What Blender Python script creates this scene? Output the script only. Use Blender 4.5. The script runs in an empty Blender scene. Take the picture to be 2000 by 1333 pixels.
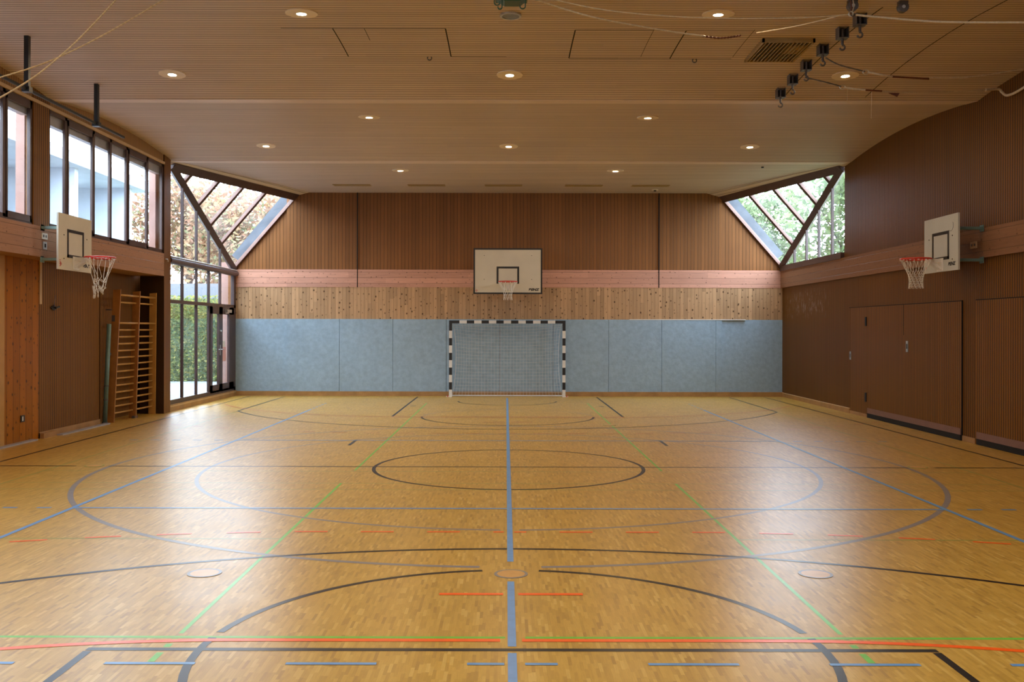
import bpy, math, random
from mathutils import Vector, Matrix
random.seed(7)
S = bpy.context.scene
COL = S.collection
PI = math.pi

# ------------------------------------------------------------------ camera
cam = bpy.data.cameras.new('camera')
cam.sensor_fit = 'HORIZONTAL'; cam.sensor_width = 36.0
cam.lens = 1850 * 36 / 2000
cam.shift_x = 12 / 2000; cam.shift_y = -23.5 / 2000
cam.clip_start = .05; cam.clip_end = 300
camo = bpy.data.objects.new('camera', cam); COL.objects.link(camo)
camo.matrix_world = Matrix.Translation((0, 0, 1.85)) @ Matrix.Rotation(PI/2, 4, 'X') @ Matrix.Rotation(.0022, 4, 'Z')
S.camera = camo

# ------------------------------------------------------------------ world + exposure
SKY = 16.0
LAMP = 25.0       # watts of each ceiling lamp
w = bpy.data.worlds.new('overcast_sky'); S.world = w; w.use_nodes = True
nt = w.node_tree; nt.nodes.clear()
wo = nt.nodes.new('ShaderNodeOutputWorld'); bg = nt.nodes.new('ShaderNodeBackground')
tc = nt.nodes.new('ShaderNodeTexCoord'); sp = nt.nodes.new('ShaderNodeSeparateXYZ')
cr = nt.nodes.new('ShaderNodeValToRGB')
nt.links.new(tc.outputs['Generated'], sp.inputs[0]); nt.links.new(sp.outputs['Z'], cr.inputs[0])
cr.color_ramp.elements[0].position = 0.0; cr.color_ramp.elements[0].color = (.58, .67, .78, 1)
cr.color_ramp.elements[1].position = .5; cr.color_ramp.elements[1].color = (.74, .88, 1.06, 1)
nt.links.new(cr.outputs[0], bg.inputs['Color']); bg.inputs['Strength'].default_value = SKY
nt.links.new(bg.outputs[0], wo.inputs['Surface'])
S.view_settings.view_transform = 'Standard'; S.view_settings.look = 'None'
S.view_settings.gamma = 1.0; S.view_settings.use_curve_mapping = False
S.view_settings.exposure = 0.08
S.cycles.use_denoising = True
S.cycles.max_bounces = 10; S.cycles.diffuse_bounces = 6; S.cycles.transparent_max_bounces = 16
S.cycles.caustics_reflective = False; S.cycles.caustics_refractive = False
S.cycles.sample_clamp_indirect = 6.0

# ------------------------------------------------------------------ room constants (metres)
YB, YN = 26.15, -0.75          # back wall, wall behind the camera
XR = 7.63                      # right wall
XG = -7.49                     # left glazing plane
XF = -7.40                     # left beam / pillars / fascia face
XL = -7.82                     # left lower wall (under the beam)
MID = 12.7

def zc(Y):
    if Y > MID: T = Y
    else: T = 2*MID - Y
    Tr = [10.05, 15.35, 20.95]
    if T < 20.95:
        for a, b in zip(Tr[:-1], Tr[1:]):
            if a <= T <= b + 1e-6:
                return 5.555 + .165*max(0.0, math.sin(PI*min(1, max(0, (T-a)/(b-a)))))**.8
    return 5.56 + .05*math.sin(PI*min(1, (T-20.95)/5.2)*.7)

# sampling portals in the window openings (they emit nothing themselves; they guide the sky light)
def portal(c, u, v, w_, h_):
    c = Vector(c); u = Vector(u).normalized(); v = Vector(v).normalized(); n_ = u.cross(v)   # light leaves along -n_
    l = bpy.data.lights.new('window_portal', 'AREA'); l.shape = 'RECTANGLE'; l.size = w_; l.size_y = h_; l.cycles.is_portal = True
    o = bpy.data.objects.new('window_portal', l); COL.objects.link(o)
    o.matrix_world = Matrix.Translation(c) @ Matrix((u, v, n_)).transposed().to_4x4()
for yc, wy in ((17.93, 5.2), (12.7, 4.3), (7.5, 5.2)):
    portal((-7.48, yc, 4.45), (0, -1, 0), (0, 0, 1), wy, 2.0)          # clerestory
for yc in (23.5, 1.9):
    portal((-7.50, yc, 1.8), (0, -1, 0), (0, 0, 1), 5.2, 3.3)          # corner glazing
for sx in (-1, 1):
    for near in (0, 1):
        # plane of each sloping roof light: A side wall, B end wall, C low corner
        A = Vector((sx*7.52, 21.2, 5.49)); B = Vector((sx*5.88, 26.15, 5.49)); C = Vector((sx*7.6, 26.13, 3.54))
        if near: A.y, B.y, C.y = 25.4-A.y, 25.4-B.y, 25.4-C.y
        u = (B-A).normalized(); nn = u.cross(C-A).normalized()
        if nn.z < 0: nn = -nn
        v = nn.cross(u); hgt = abs((C-A).dot(v)); mid = (A+B)/2+v*((C-A).dot(v))/2
        portal(mid-nn*.12, u, v, (B-A).length, hgt)
        portal((sx*7.50, (A.y+C.y)/2, 4.5), (0, sx, 0), (0, 0, 1), 4.9, 1.9)
# ------------------------------------------------------------------ mesh builder
class MB:
    def __init__(s): s.v = []; s.f = []; s.m = []
    def quad(s, a, b, c, d, m=0):
        i = len(s.v); s.v += [tuple(a), tuple(b), tuple(c), tuple(d)]; s.f.append((i, i+1, i+2, i+3)); s.m.append(m); return s
    def poly(s, pts, m=0):
        i = len(s.v); s.v += [tuple(p) for p in pts]; s.f.append(tuple(range(i, i+len(pts)))); s.m.append(m); return s
    def box(s, x0, x1, y0, y1, z0, z1, m=0):
        if x0 > x1: x0, x1 = x1, x0
        if y0 > y1: y0, y1 = y1, y0
        if z0 > z1: z0, z1 = z1, z0
        i = len(s.v)
        s.v += [(x, y, z) for z in (z0, z1) for y in (y0, y1) for x in (x0, x1)]
        for f in ((0,2,3,1), (4,5,7,6), (0,1,5,4), (2,6,7,3), (0,4,6,2), (1,3,7,5)):
            s.f.append(tuple(i+k for k in f)); s.m.append(m)
        return s
    def prism(s, pts, off, m=0):
        """pts: closed polygon of 3D points, off: extrusion vector"""
        n = len(pts); i = len(s.v); off = Vector(off)
        s.v += [tuple(Vector(p)) for p in pts] + [tuple(Vector(p)+off) for p in pts]
        s.f.append(tuple(range(i, i+n))[::-1]); s.m.append(m)
        s.f.append(tuple(range(i+n, i+2*n))); s.m.append(m)
        for k in range(n):
            j = (k+1) % n
            s.f.append((i+k, i+j, i+n+j, i+n+k)); s.m.append(m)
        return s
    def bar(s, a, b, w, h, up=(0, 0, 1), m=0, ext=0):
        a = Vector(a); b = Vector(b); d = (b-a).normalized(); a = a-d*ext; b = b+d*ext
        u = Vector(up); sx = d.cross(u)
        if sx.length < 1e-5: sx = Vector((1, 0, 0))
        sx.normalize(); sz = sx.cross(d).normalized()
        P = [a+sx*(w/2)*i+sz*(h/2)*j for i, j in ((-1,-1), (1,-1), (1,1), (-1,1))]
        return s.prism(P, b-a, m)
    def tube(s, pts, r, n=6, closed=False, m=0, caps=True):
        pts = [Vector(p) for p in pts]; N = len(pts); i0 = len(s.v)
        rs = r if isinstance(r, (list, tuple)) else [r]*N
        prev = None
        for k in range(N):
            if closed: d = pts[(k+1) % N]-pts[(k-1) % N]
            else: d = pts[min(k+1, N-1)]-pts[max(k-1, 0)]
            if d.length < 1e-9: d = Vector((0, 0, 1))
            d.normalize()
            if prev is None:
                t = Vector((0, 0, 1)) if abs(d.z) < .9 else Vector((1, 0, 0))
                sx = d.cross(t).normalized()
            else:
                sx = prev-d*prev.dot(d)
                if sx.length < 1e-6: sx = d.cross(Vector((0, 1, .3)))
                sx.normalize()
            prev = sx; sy = d.cross(sx)
            for q in range(n):
                a = 2*PI*q/n; s.v.append(tuple(pts[k]+(sx*math.cos(a)+sy*math.sin(a))*rs[k]))
        for k in range(N if closed else N-1):
            k2 = (k+1) % N
            for q in range(n):
                q2 = (q+1) % n
                s.f.append((i0+k*n+q, i0+k*n+q2, i0+k2*n+q2, i0+k2*n+q)); s.m.append(m)
        if caps and not closed:
            s.f.append(tuple(i0+q for q in range(n))[::-1]); s.m.append(m)
            s.f.append(tuple(i0+(N-1)*n+q for q in range(n))); s.m.append(m)
        return s
    def cyl(s, c, r, h, n=24, m=0, r2=None):
        """vertical cylinder / cone frustum from c (bottom centre)"""
        r2 = r if r2 is None else r2; i = len(s.v)
        for k in range(n):
            a = 2*PI*k/n; s.v.append((c[0]+r*math.cos(a), c[1]+r*math.sin(a), c[2]))
        for k in range(n):
            a = 2*PI*k/n; s.v.append((c[0]+r2*math.cos(a), c[1]+r2*math.sin(a), c[2]+h))
        s.f.append(tuple(range(i, i+n))[::-1]); s.m.append(m)
        s.f.append(tuple(range(i+n, i+2*n))); s.m.append(m)
        for k in range(n):
            j = (k+1) % n; s.f.append((i+k, i+j, i+n+j, i+n+k)); s.m.append(m)
        return s
    def ring(s, c, r, R, z0, z1, n=32, m=0):
        i = len(s.v)
        for k in range(n):
            a = 2*PI*k/n; ca, sa = math.cos(a), math.sin(a)
            for rr, zz in ((r, z0), (R, z0), (R, z1), (r, z1)):
                s.v.append((c[0]+rr*ca, c[1]+rr*sa, c[2]+zz))
        for k in range(n):
            j = (k+1) % n
            for q in range(4):
                q2 = (q+1) % 4
                s.f.append((i+k*4+q, i+j*4+q, i+j*4+q2, i+k*4+q2)); s.m.append(m)
        return s
    def build(s, name, mats, parent=None, base=None, smooth=False):
        if not isinstance(mats, (list, tuple)): mats = [mats]
        if parent is not None: o0 = WL[parent]
        elif base is not None: o0 = Vector(base)
        else:
            xs = [p[0] for p in s.v]; ys = [p[1] for p in s.v]; zs = [p[2] for p in s.v]
            o0 = Vector(((min(xs)+max(xs))/2, (min(ys)+max(ys))/2, min(zs)))
        org = o0
        me = bpy.data.meshes.new(name)
        me.from_pydata([(p[0]-org.x, p[1]-org.y, p[2]-org.z) for p in s.v], [], s.f)
        for mt in mats: me.materials.append(mt)
        if len(mats) > 1:
            for p, k in zip(me.polygons, s.m): p.material_index = k
        if smooth:
            for p in me.polygons: p.use_smooth = True
        me.update()
        o = bpy.data.objects.new(name, me); COL.objects.link(o)
        if parent is not None: o.parent = parent
        else: o.location = org
        WL[o] = org
        return o
WL = {}
def fix_normals(o):
    import bmesh
    b = bmesh.new(); b.from_mesh(o.data); bmesh.ops.recalc_face_normals(b, faces=b.faces); b.to_mesh(o.data); b.free()
def tag(o, label, cat, group=None):
    o['label'] = label; o['category'] = cat
    if group: o['group'] = group
    return o
def thing(name, label, cat, loc, group=None, rz=0):
    o = bpy.data.objects.new(name, None); COL.objects.link(o); o.location = loc; o.rotation_euler.z = rz
    o.empty_display_size = .1
    WL[o] = Vector(loc) if rz == 0 else Vector((0, 0, 0))
    return tag(o, label, cat, group)
def struct(o): o['kind'] = 'structure'; return o
def dup(root, loc, label, rz=None):
    r = root.copy(); COL.objects.link(r); r.location = loc; r['label'] = label
    if rz is not None: r.rotation_euler.z = rz
    for ch in list(root.children):
        c = ch.copy(); COL.objects.link(c); c.parent = r
        for g in list(ch.children):
            d = g.copy(); COL.objects.link(d); d.parent = c
    return r

# ------------------------------------------------------------------ materials
def newmat(name):
    m = bpy.data.materials.new(name); m.use_nodes = True
    return m, m.node_tree, m.node_tree.nodes['Principled BSDF']
def mth(nt, op, a, b=None, c=None):
    n = nt.nodes.new('ShaderNodeMath'); n.operation = op
    for i, x in enumerate((a, b, c)):
        if x is None: continue
        if isinstance(x, (int, float)): n.inputs[i].default_value = x
        else: nt.links.new(x, n.inputs[i])
    return n.outputs[0]
def mix(nt, fac, a, b, mode='MIX'):
    n = nt.nodes.new('ShaderNodeMix'); n.data_type = 'RGBA'; n.blend_type = mode; n.clamp_factor = True
    for inp, x in ((n.inputs[0], fac), (n.inputs[6], a), (n.inputs[7], b)):
        if isinstance(x, (int, float)): inp.default_value = x
        elif isinstance(x, tuple): inp.default_value = (*x[:3], 1)
        else: nt.links.new(x, inp)
    return n.outputs[2]
def noise(nt, vec, scale, detail=3, rough=.5, dim='3D'):
    n = nt.nodes.new('ShaderNodeTexNoise'); n.noise_dimensions = dim
    n.inputs['Scale'].default_value = scale; n.inputs['Detail'].default_value = detail; n.inputs['Roughness'].default_value = rough
    if vec is not None: nt.links.new(vec, n.inputs['Vector'])
    return n.outputs['Fac']
def comb(nt, x, y, z):
    n = nt.nodes.new('ShaderNodeCombineXYZ')
    for i, k in enumerate((x, y, z)):
        if isinstance(k, (int, float)): n.inputs[i].default_value = k
        else: nt.links.new(k, n.inputs[i])
    return n.outputs[0]
def pos(nt):
    g = nt.nodes.new('ShaderNodeNewGeometry'); s = nt.nodes.new('ShaderNodeSeparateXYZ')
    nt.links.new(g.outputs['Position'], s.inputs[0]); return s.outputs[0], s.outputs[1], s.outputs[2], g.outputs['Position']
def mrange(nt, v, a, b, c=0., d=1., smooth=False):
    n = nt.nodes.new('ShaderNodeMapRange'); n.clamp = True
    if smooth: n.interpolation_type = 'SMOOTHSTEP'
    nt.links.new(v, n.inputs[0])
    for i, x in enumerate((a, b, c, d)): n.inputs[i+1].default_value = x
    return n.outputs[0]
def plain(name, col, rough=.5, metal=0., var=0., nscale=6., spec=.5, bump=0., bscale=60.):
    m, nt, p = newmat(name)
    p.inputs['Roughness'].default_value = rough; p.inputs['Metallic'].default_value = metal
    p.inputs['Specular IOR Level'].default_value = spec
    x, y, z, P = pos(nt)
    f = noise(nt, P, nscale, 4)
    c = mix(nt, mrange(nt, f, .3, .7, 0, 1), tuple(k*(1-var) for k in col), tuple(min(1, k*(1+var)) for k in col))
    nt.links.new(c, p.inputs['Base Color'])
    if bump:
        b = nt.nodes.new('ShaderNodeBump'); b.inputs['Strength'].default_value = bump; b.inputs['Distance'].default_value = .01
        nt.links.new(noise(nt, P, bscale, 5), b.inputs['Height']); nt.links.new(b.outputs[0], p.inputs['Normal'])
    return m
def boards(name, ax, gx, period, col, var=.12, grain=.15, groove=.09, gdark=.35, rough=.5, knots=0., endlen=0., hue=None, scuff=False, patch=0., spec=.18):
    """boards side by side along axis ax, running along axis gx (x=0,y=1,z=2)"""
    m, nt, p = newmat(name)
    p.inputs['Roughness'].default_value = rough; p.inputs['Specular IOR Level'].default_value = spec
    c3 = pos(nt); a = c3[ax]; g = c3[gx]
    q = mth(nt, 'DIVIDE', a, period); idn = mth(nt, 'FLOOR', q); fr = mth(nt, 'FRACT', q)
    wn = nt.nodes.new('ShaderNodeTexWhiteNoise'); wn.noise_dimensions = '2D'
    seg = 0.0
    if endlen:
        w1 = nt.nodes.new('ShaderNodeTexWhiteNoise'); w1.noise_dimensions = '1D'; nt.links.new(idn, w1.inputs['W'])
        seg = mth(nt, 'FLOOR', mth(nt, 'ADD', mth(nt, 'DIVIDE', g, endlen), mth(nt, 'MULTIPLY', w1.outputs['Value'], 1.0)))
    nt.links.new(comb(nt, idn, seg, 0), wn.inputs['Vector'])
    lo = tuple(k*(1-var) for k in col); hi = tuple(min(1, k*(1+var)) for k in col)
    base = mix(nt, wn.outputs['Value'], lo, hi)
    if hue: base = mix(nt, mrange(nt, wn.outputs['Value'], .55, 1, 0, .6), base, hue)
    gv = comb(nt, mth(nt, 'ADD', mth(nt, 'MULTIPLY', a, 60), mth(nt, 'MULTIPLY', idn, 7.3)), mth(nt, 'MULTIPLY', g, 2.2), 0)
    gr = noise(nt, gv, 1.0, 4, .6)
    base = mix(nt, mrange(nt, gr, .35, .75, 0, 1), base, mix(nt, 1.0, base, (1-grain,)*3, 'MULTIPLY'))
    if patch:
        pn = noise(nt, c3[3], .45, 2)
        base = mix(nt, mrange(nt, pn, .35, .65), base, mix(nt, 1.0, base, (1+patch, 1+patch, 1+patch), 'MULTIPLY'))
    if knots:
        v = nt.nodes.new('ShaderNodeTexVoronoi'); v.voronoi_dimensions = '2D'; v.inputs['Scale'].default_value = 1.0
        v.inputs['Randomness'].default_value = 1.0
        nt.links.new(comb(nt, mth(nt, 'MULTIPLY', a, 7.0), mth(nt, 'MULTIPLY', g, 5.5), 0), v.inputs['Vector'])
        sz = nt.nodes.new('ShaderNodeSeparateColor'); nt.links.new(v.outputs['Color'], sz.inputs[0])
        thr = mth(nt, 'MULTIPLY', sz.outputs[0], knots)
        k = mth(nt, 'LESS_THAN', v.outputs['Distance'], thr)
        halo = mrange(nt, mth(nt, 'SUBTRACT', v.outputs['Distance'], thr), 0, .12, .45, 0)
        base = mix(nt, halo, base, tuple(c*.55 for c in col))
        base = mix(nt, mth(nt, 'MULTIPLY', k, .85), base, (.06, .025, .01))
    e = mth(nt, 'MINIMUM', fr, mth(nt, 'SUBTRACT', 1.0, fr))
    gm = mrange(nt, e, groove*.45, groove, 1, 0)
    base = mix(nt, mth(nt, 'MULTIPLY', gm, 1-gdark), base, (.012, .007, .004))  # occlusion shade inside the grooves is mixed into the board colour
    if scuff:
        sn = noise(nt, comb(nt, 0, mth(nt, 'MULTIPLY', c3[1], 6), mth(nt, 'MULTIPLY', c3[2], 1.6)), 2.2, 6, .75)
        m1 = mrange(nt, c3[1], 22.2, 23.2, 0, 1); m2 = mrange(nt, c3[1], 25.4, 26.0, 1, 0)
        m3 = mrange(nt, c3[2], 2.1, 2.35, 0, 1); m4 = mrange(nt, c3[2], 2.7, 2.95, 1, 0)
        mk = mth(nt, 'MULTIPLY', mth(nt, 'MULTIPLY', m1, m2), mth(nt, 'MULTIPLY', m3, m4))
        s2 = mth(nt, 'MULTIPLY', mk, mrange(nt, sn, .54, .66, 0, .55))
        base = mix(nt, s2, base, (.55, .5, .55))
    nt.links.new(base, p.inputs['Base Color'])
    b = nt.nodes.new('ShaderNodeBump'); b.inputs['Strength'].default_value = .6; b.inputs['Distance'].default_value = .006
    h = mth(nt, 'ADD', mth(nt, 'SUBTRACT', 1.0, gm), mth(nt, 'MULTIPLY', gr, .12))
    nt.links.new(h, b.inputs['Height']); nt.links.new(b.outputs[0], p.inputs['Normal'])
    return m

FLOOR_R = .30
def parquet():
    m, nt, p = newmat('mosaic_parquet')
    x, y, z, P = pos(nt)
    ix = mth(nt, 'FLOOR', mth(nt, 'DIVIDE', x, .0205))
    w1 = nt.nodes.new('ShaderNodeTexWhiteNoise'); w1.noise_dimensions = '1D'; nt.links.new(ix, w1.inputs['W'])
    yo = mth(nt, 'ADD', mth(nt, 'DIVIDE', y, .135), mth(nt, 'MULTIPLY', w1.outputs['Value'], 9.0))
    iy = mth(nt, 'FLOOR', yo)
    w2 = nt.nodes.new('ShaderNodeTexWhiteNoise'); w2.noise_dimensions = '2D'
    nt.links.new(comb(nt, ix, iy, 0), w2.inputs['Vector'])
    r = nt.nodes.new('ShaderNodeValToRGB'); nt.links.new(w2.outputs['Value'], r.inputs[0])
    e = r.color_ramp.elements
    e[0].position = 0; e[0].color = (.39, .215, .036, 1)
    e[1].position = 1; e[1].color = (.63, .40, .095, 1)
    for ps, c in ((.12, (.46, .26, .040)), (.5, (.52, .298, .048)), (.88, (.56, .33, .060))):
        k = e.new(ps); k.color = (*c, 1)
    gv = comb(nt, mth(nt, 'MULTIPLY', x, 160), mth(nt, 'MULTIPLY', y, 9), 0)
    gr = noise(nt, gv, 1.0, 3)
    base = mix(nt, mrange(nt, gr, .35, .7, 0, .55), r.outputs[0], mix(nt, 1.0, r.outputs[0], (.80, .78, .74), 'MULTIPLY'))
    big = noise(nt, P, .9, 3)
    base = mix(nt, mrange(nt, big, .3, .7, 0, 1), base, mix(nt, 1.0, base, (1.08, 1.07, 1.04), 'MULTIPLY'))
    nt.links.new(base, p.inputs['Base Color'])
    rn = noise(nt, P, 2.2, 4)
    nt.links.new(mrange(nt, rn, .3, .7, FLOOR_R-.005, FLOOR_R+.035), p.inputs['Roughness'])
    p.inputs['Specular IOR Level'].default_value = .5
    return m
M = {}
M['floor'] = parquet()
def paint(name, col):
    m = plain(name, col, FLOOR_R, 0, .08, 12.)
    return m
M['l_blue'] = paint('blue_line_paint', (.13, .30, .55))
M['l_black'] = paint('black_line_paint', (.010, .009, .009))
M['l_grey'] = paint('grey_line_paint', (.24, .21, .19))
M['l_red'] = paint('orange_red_line_paint', (1.0, .12, .006))
M['l_redf'] = paint('worn_red_line_paint', (.50, .12, .05))
M['l_green'] = paint('green_line_paint', (.16, .50, .05))
M['l_greenf'] = paint('worn_green_line_paint', (.30, .30, .06))
M['cover'] = paint('socket_cover_wood', (.62, .32, .08))
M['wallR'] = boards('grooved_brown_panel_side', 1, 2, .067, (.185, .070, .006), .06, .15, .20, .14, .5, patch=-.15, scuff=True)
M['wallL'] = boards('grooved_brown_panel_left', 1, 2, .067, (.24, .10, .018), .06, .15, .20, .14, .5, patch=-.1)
M['wallX'] = boards('grooved_brown_panel_cross', 0, 2, .067, (.24, .10, .018), .06, .15, .20, .14, .5)
M['wallB'] = boards('vertical_brown_boards', 0, 2, .096, (.27, .110, .033), .11, .18, .075, .30, .5, patch=-.18)
M['door'] = boards('grooved_door_panel', 1, 2, .067, (.21, .080, .008), .07, .15, .20, .14, .45)
M['pine'] = boards('knotty_pine_boards', 0, 2, .1, (.50, .30, .155), .18, .22, .04, .3, .45, knots=.135, endlen=2.3)
M['pineL'] = boards('orange_varnished_pine_boards', 1, 2, .2, (.36, .120, .006), .12, .25, .03, .2, .35, knots=.14)
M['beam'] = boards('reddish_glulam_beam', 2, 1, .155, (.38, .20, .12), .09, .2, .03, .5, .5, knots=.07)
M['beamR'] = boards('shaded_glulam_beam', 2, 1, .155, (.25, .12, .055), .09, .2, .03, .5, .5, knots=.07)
M['beamX'] = boards('reddish_glulam_beam_cross', 2, 0, .155, (.62, .32, .22), .12, .22, .035, .5, .5, knots=.07, endlen=3.3)
M['ceil'] = boards('ceiling_boards', 1, 0, .098, (.65, .54, .49), .05, .12, .13, .40, .6, endlen=4.2, patch=-.08)
M['ceilp'] = plain('smooth_ceiling_board', (.69, .58, .53), .6, 0, .04, 3.)
M['trimc'] = boards('ceiling_edge_boards', 2, 1, .045, (.62, .52, .41), .05, .1, .10, .4, .6)
M['felt'] = plain('blue_grey_felt', (.30, .405, .49), .95, 0, .10, 9., .1, .5, 14.)
M['base'] = plain('oak_baseboard', (.36, .19, .065), .4, 0, .18, 4.)
M['baseL'] = plain('pale_wood_strip', (.55, .38, .20), .4, 0, .1, 4.)
M['frame'] = plain('dark_brown_frame', (.062, .032, .027), .4, 0, .15, 5.)
M['reveal'] = plain('reddish_reveal', (.20, .10, .07), .5, 0, .1, 5.)
M['black'] = plain('black_lacquer', (.012, .012, .014), .35, 0, .1)
M['dark'] = plain('dark_gap', (.006, .005, .005), .9)
M['rail'] = plain('black_metal_rail', (.018, .02, .022), .35, .3, .1)
M['white'] = plain('white_paint', (.72, .70, .66), .4, 0, .05)
M['board'] = plain('cream_backboard', (.60, .56, .46), .35, 0, .05, 2.)
M['boardB'] = plain('grey_white_backboard', (.50, .51, .47), .35, 0, .05, 2.)
M['red'] = plain('red_rim_paint', (.55, .035, .02), .35, 0, .1)
M['netw'] = plain('white_net_cord', (.75, .73, .66), .8, 0, .08)
M['gnet'] = plain('goal_net_cord', (.62, .62, .60), .8, 0, .05)
M['teal'] = plain('grey_green_steel', (.13, .22, .20), .4, .2, .15)
M['tealL'] = plain('pale_green_steel', (.25, .38, .35), .4, .2, .1)
M['green'] = plain('dark_green_steel', (.02, .075, .05), .4, .2, .2)
M['steel'] = plain('brushed_steel', (.55, .56, .56), .35, .8, .1)
M['greym'] = plain('dark_grey_metal', (.11, .10, .10), .45, .4, .15)
M['bars'] = plain('varnished_beech', (.33, .135, .028), .35, 0, .15, 5.)
M['barsL'] = plain('pale_varnished_beech', (.46, .24, .055), .35, 0, .1, 5.)
M['rope'] = plain('hemp_rope', (.50, .38, .22), .85, 0, .15, 40.)
M['ropeB'] = plain('pale_rope', (.60, .52, .40), .85, 0, .15, 40.)
M['leather'] = plain('brown_leather', (.13, .04, .025), .6, 0, .3, 20.)
M['ventd'] = plain('vent_inside', (.03, .028, .022), .8)
M['venty'] = plain('yellowed_vent_metal', (.36, .25, .10), .5, .2, .1)
M['ring'] = plain('lamp_trim_ring', (.80, .70, .56), .45, 0, .05)
M['alu'] = plain('grey_sill_metal', (.42, .41, .43), .4, .3, .1)
M['concrete'] = plain('pale_concrete', (.55, .60, .65), .85, 0, .12, 1.2, .2)
M['concD'] = plain('grey_concrete', (.13, .14, .16), .9, 0, .12, 1.2, .2)
M['plaster'] = plain('pink_plaster', (.36, .22, .18), .9, 0, .12, 3., .2, .3, 40.)
M['paving'] = plain('terrace_paving', (.17, .18, .19), .8, 0, .15, 1.5, .2)
M['grass'] = plain('lawn', (.11, .14, .07), .9, 0, .4, 3., .2)
M['poster'] = plain('pink_notice_paper', (.75, .42, .40), .7, 0, .05)
M['posterW'] = plain('white_notice_paper', (.72, .70, .62), .7, 0, .05)
M['bark'] = plain('bark', (.05, .035, .03), .9, 0, .3, 8.)

M['flash'] = plain('blue_grey_flashing', (.065, .08, .10), .7, 0, .15, 3.)
def glassmat():
    m, nt, p = newmat('window_glass'); nt.nodes.remove(p)
    out = nt.nodes['Material Output']
    t = nt.nodes.new('ShaderNodeBsdfTransparent'); t.inputs[0].default_value = (.93, .96, .97, 1)
    g = nt.nodes.new('ShaderNodeBsdfGlossy'); g.inputs['Roughness'].default_value = .02
    fr = nt.nodes.new('ShaderNodeLayerWeight'); fr.inputs[0].default_value = .5
    fac = mth(nt, 'ADD', mth(nt, 'MULTIPLY', mth(nt, 'POWER', fr.outputs['Facing'], 5.0), .9), .07)
    ms = nt.nodes.new('ShaderNodeMixShader'); nt.links.new(fac, ms.inputs[0])
    nt.links.new(t.outputs[0], ms.inputs[1]); nt.links.new(g.outputs[0], ms.inputs[2])
    # thin film of dust, as on the real panes
    d = nt.nodes.new('ShaderNodeBsdfTranslucent'); d.inputs[0].default_value = (.9, .92, .95, 1)
    x, y, z, P = pos(nt); f = mrange(nt, noise(nt, P, 1.6, 4), .35, .75, .0, .035)
    m2 = nt.nodes.new('ShaderNodeMixShader'); nt.links.new(f, m2.inputs[0])
    nt.links.new(ms.outputs[0], m2.inputs[1]); nt.links.new(d.outputs[0], m2.inputs[2])
    nt.links.new(m2.outputs[0], out.inputs['Surface'])
    return m
M['glass'] = glassmat()
def emis(name, col, s):
    m, nt, p = newmat(name)
    p.inputs['Base Color'].default_value = (*col, 1); p.inputs['Emission Color'].default_value = (*col, 1)
    p.inputs['Emission Strength'].default_value = s
    return m
M['bulb'] = emis('glowing_lamp_glass', (1.0, .80, .52), 25.0)
def leaf(name, cols):
    m, nt, p = newmat(name)
    g = nt.nodes.new('ShaderNodeNewGeometry'); r = nt.nodes.new('ShaderNodeValToRGB')
    nt.links.new(g.outputs['Random Per Island'], r.inputs[0]); e = r.color_ramp.elements
    e[0].color = (*cols[0], 1); e[1].color = (*cols[-1], 1)
    for i, c in enumerate(cols[1:-1]): k = e.new((i+1)/(len(cols)-1)); k.color = (*c, 1)
    nt.links.new(r.outputs[0], p.inputs['Base Color']); p.inputs['Roughness'].default_value = .6
    p.inputs['Specular IOR Level'].default_value = .2
    tl = nt.nodes.new('ShaderNodeBsdfTranslucent'); nt.links.new(r.outputs[0], tl.inputs[0])
    ms = nt.nodes.new('ShaderNodeMixShader'); ms.inputs[0].default_value = .45
    nt.links.new(p.outputs[0], ms.inputs[1]); nt.links.new(tl.outputs[0], ms.inputs[2]); nt.links.new(ms.outputs[0], nt.nodes['Material Output'].inputs['Surface'])
    return m
M['leafG'] = leaf('green_leaves', [(.07, .105, .045), (.14, .19, .085), (.22, .27, .13), (.11, .15, .07)])
M['leafO'] = leaf('autumn_leaves', [(.14, .085, .055), (.28, .14, .085), (.33, .23, .13), (.14, .17, .085)])
M['leafY'] = leaf('yellow_green_leaves', [(.05, .08, .02), (.17, .21, .05), (.30, .26, .07), (.06, .11, .03)])

# ================================================================== THE ROOM
# ---- floor
fl = struct(MB().box(-8.1, 7.8, -.95, 26.35, -.2, 0).build('floor', M['floor'], base=(0, 0, 0)))

# ---- back wall: outline follows the two cut-off corners
XLB = -7.57
bw = MB()
out = [(XLB-.1, -.1), (XR+.1, -.1), (XR+.1, 3.50), (5.97, 5.47), (5.97, 6.3), (-5.80, 6.3), (-5.80, 5.50), (XLB-.1, 3.42)]
bw.prism([(x, YB, z) for x, z in out], (0, .25, 0))
wb = struct(bw.build('wall_back', M['wallB'], base=(0, YB, 0)))
# centre part stands forward a little
fx0, fx1 = -6.05, 5.95
P = MB(); P.box(fx0, fx1, YB-.05, YB, 3.47, zc(25)+.02, 0)
cen = P.build('upper_panel', M['wallB'], wb)
def bspan(name, x0, x1, z0, z1, t, mat, lab=None):
    yb = YB-(.05 if (x0 >= fx0-.01 and x1 <= fx1+.01) else 0)
    o = MB().box(x0, x1, yb-t, YB, z0, z1).build(name, mat, wb)
    if lab: o['label'] = lab
    return o
for x0, x1 in ((XLB, fx0), (fx0, -4.10), (-4.08, 4.20), (4.22, fx1), (fx1, XR)):
    bspan('glulam_beam', x0, x1, 2.995, 3.48, .02, M['beamX'])
for x0, x1 in ((XLB, fx0), (fx0, fx1), (fx1, XR)):
    bspan('pine_band', x0, x1, 2.115, 2.995, .012, M['pine'])
seams = [XLB, -6.05, -4.585, -3.11, -1.64, -.165, 1.30, 2.83, 4.29, 5.78, 5.95, XR]
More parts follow.
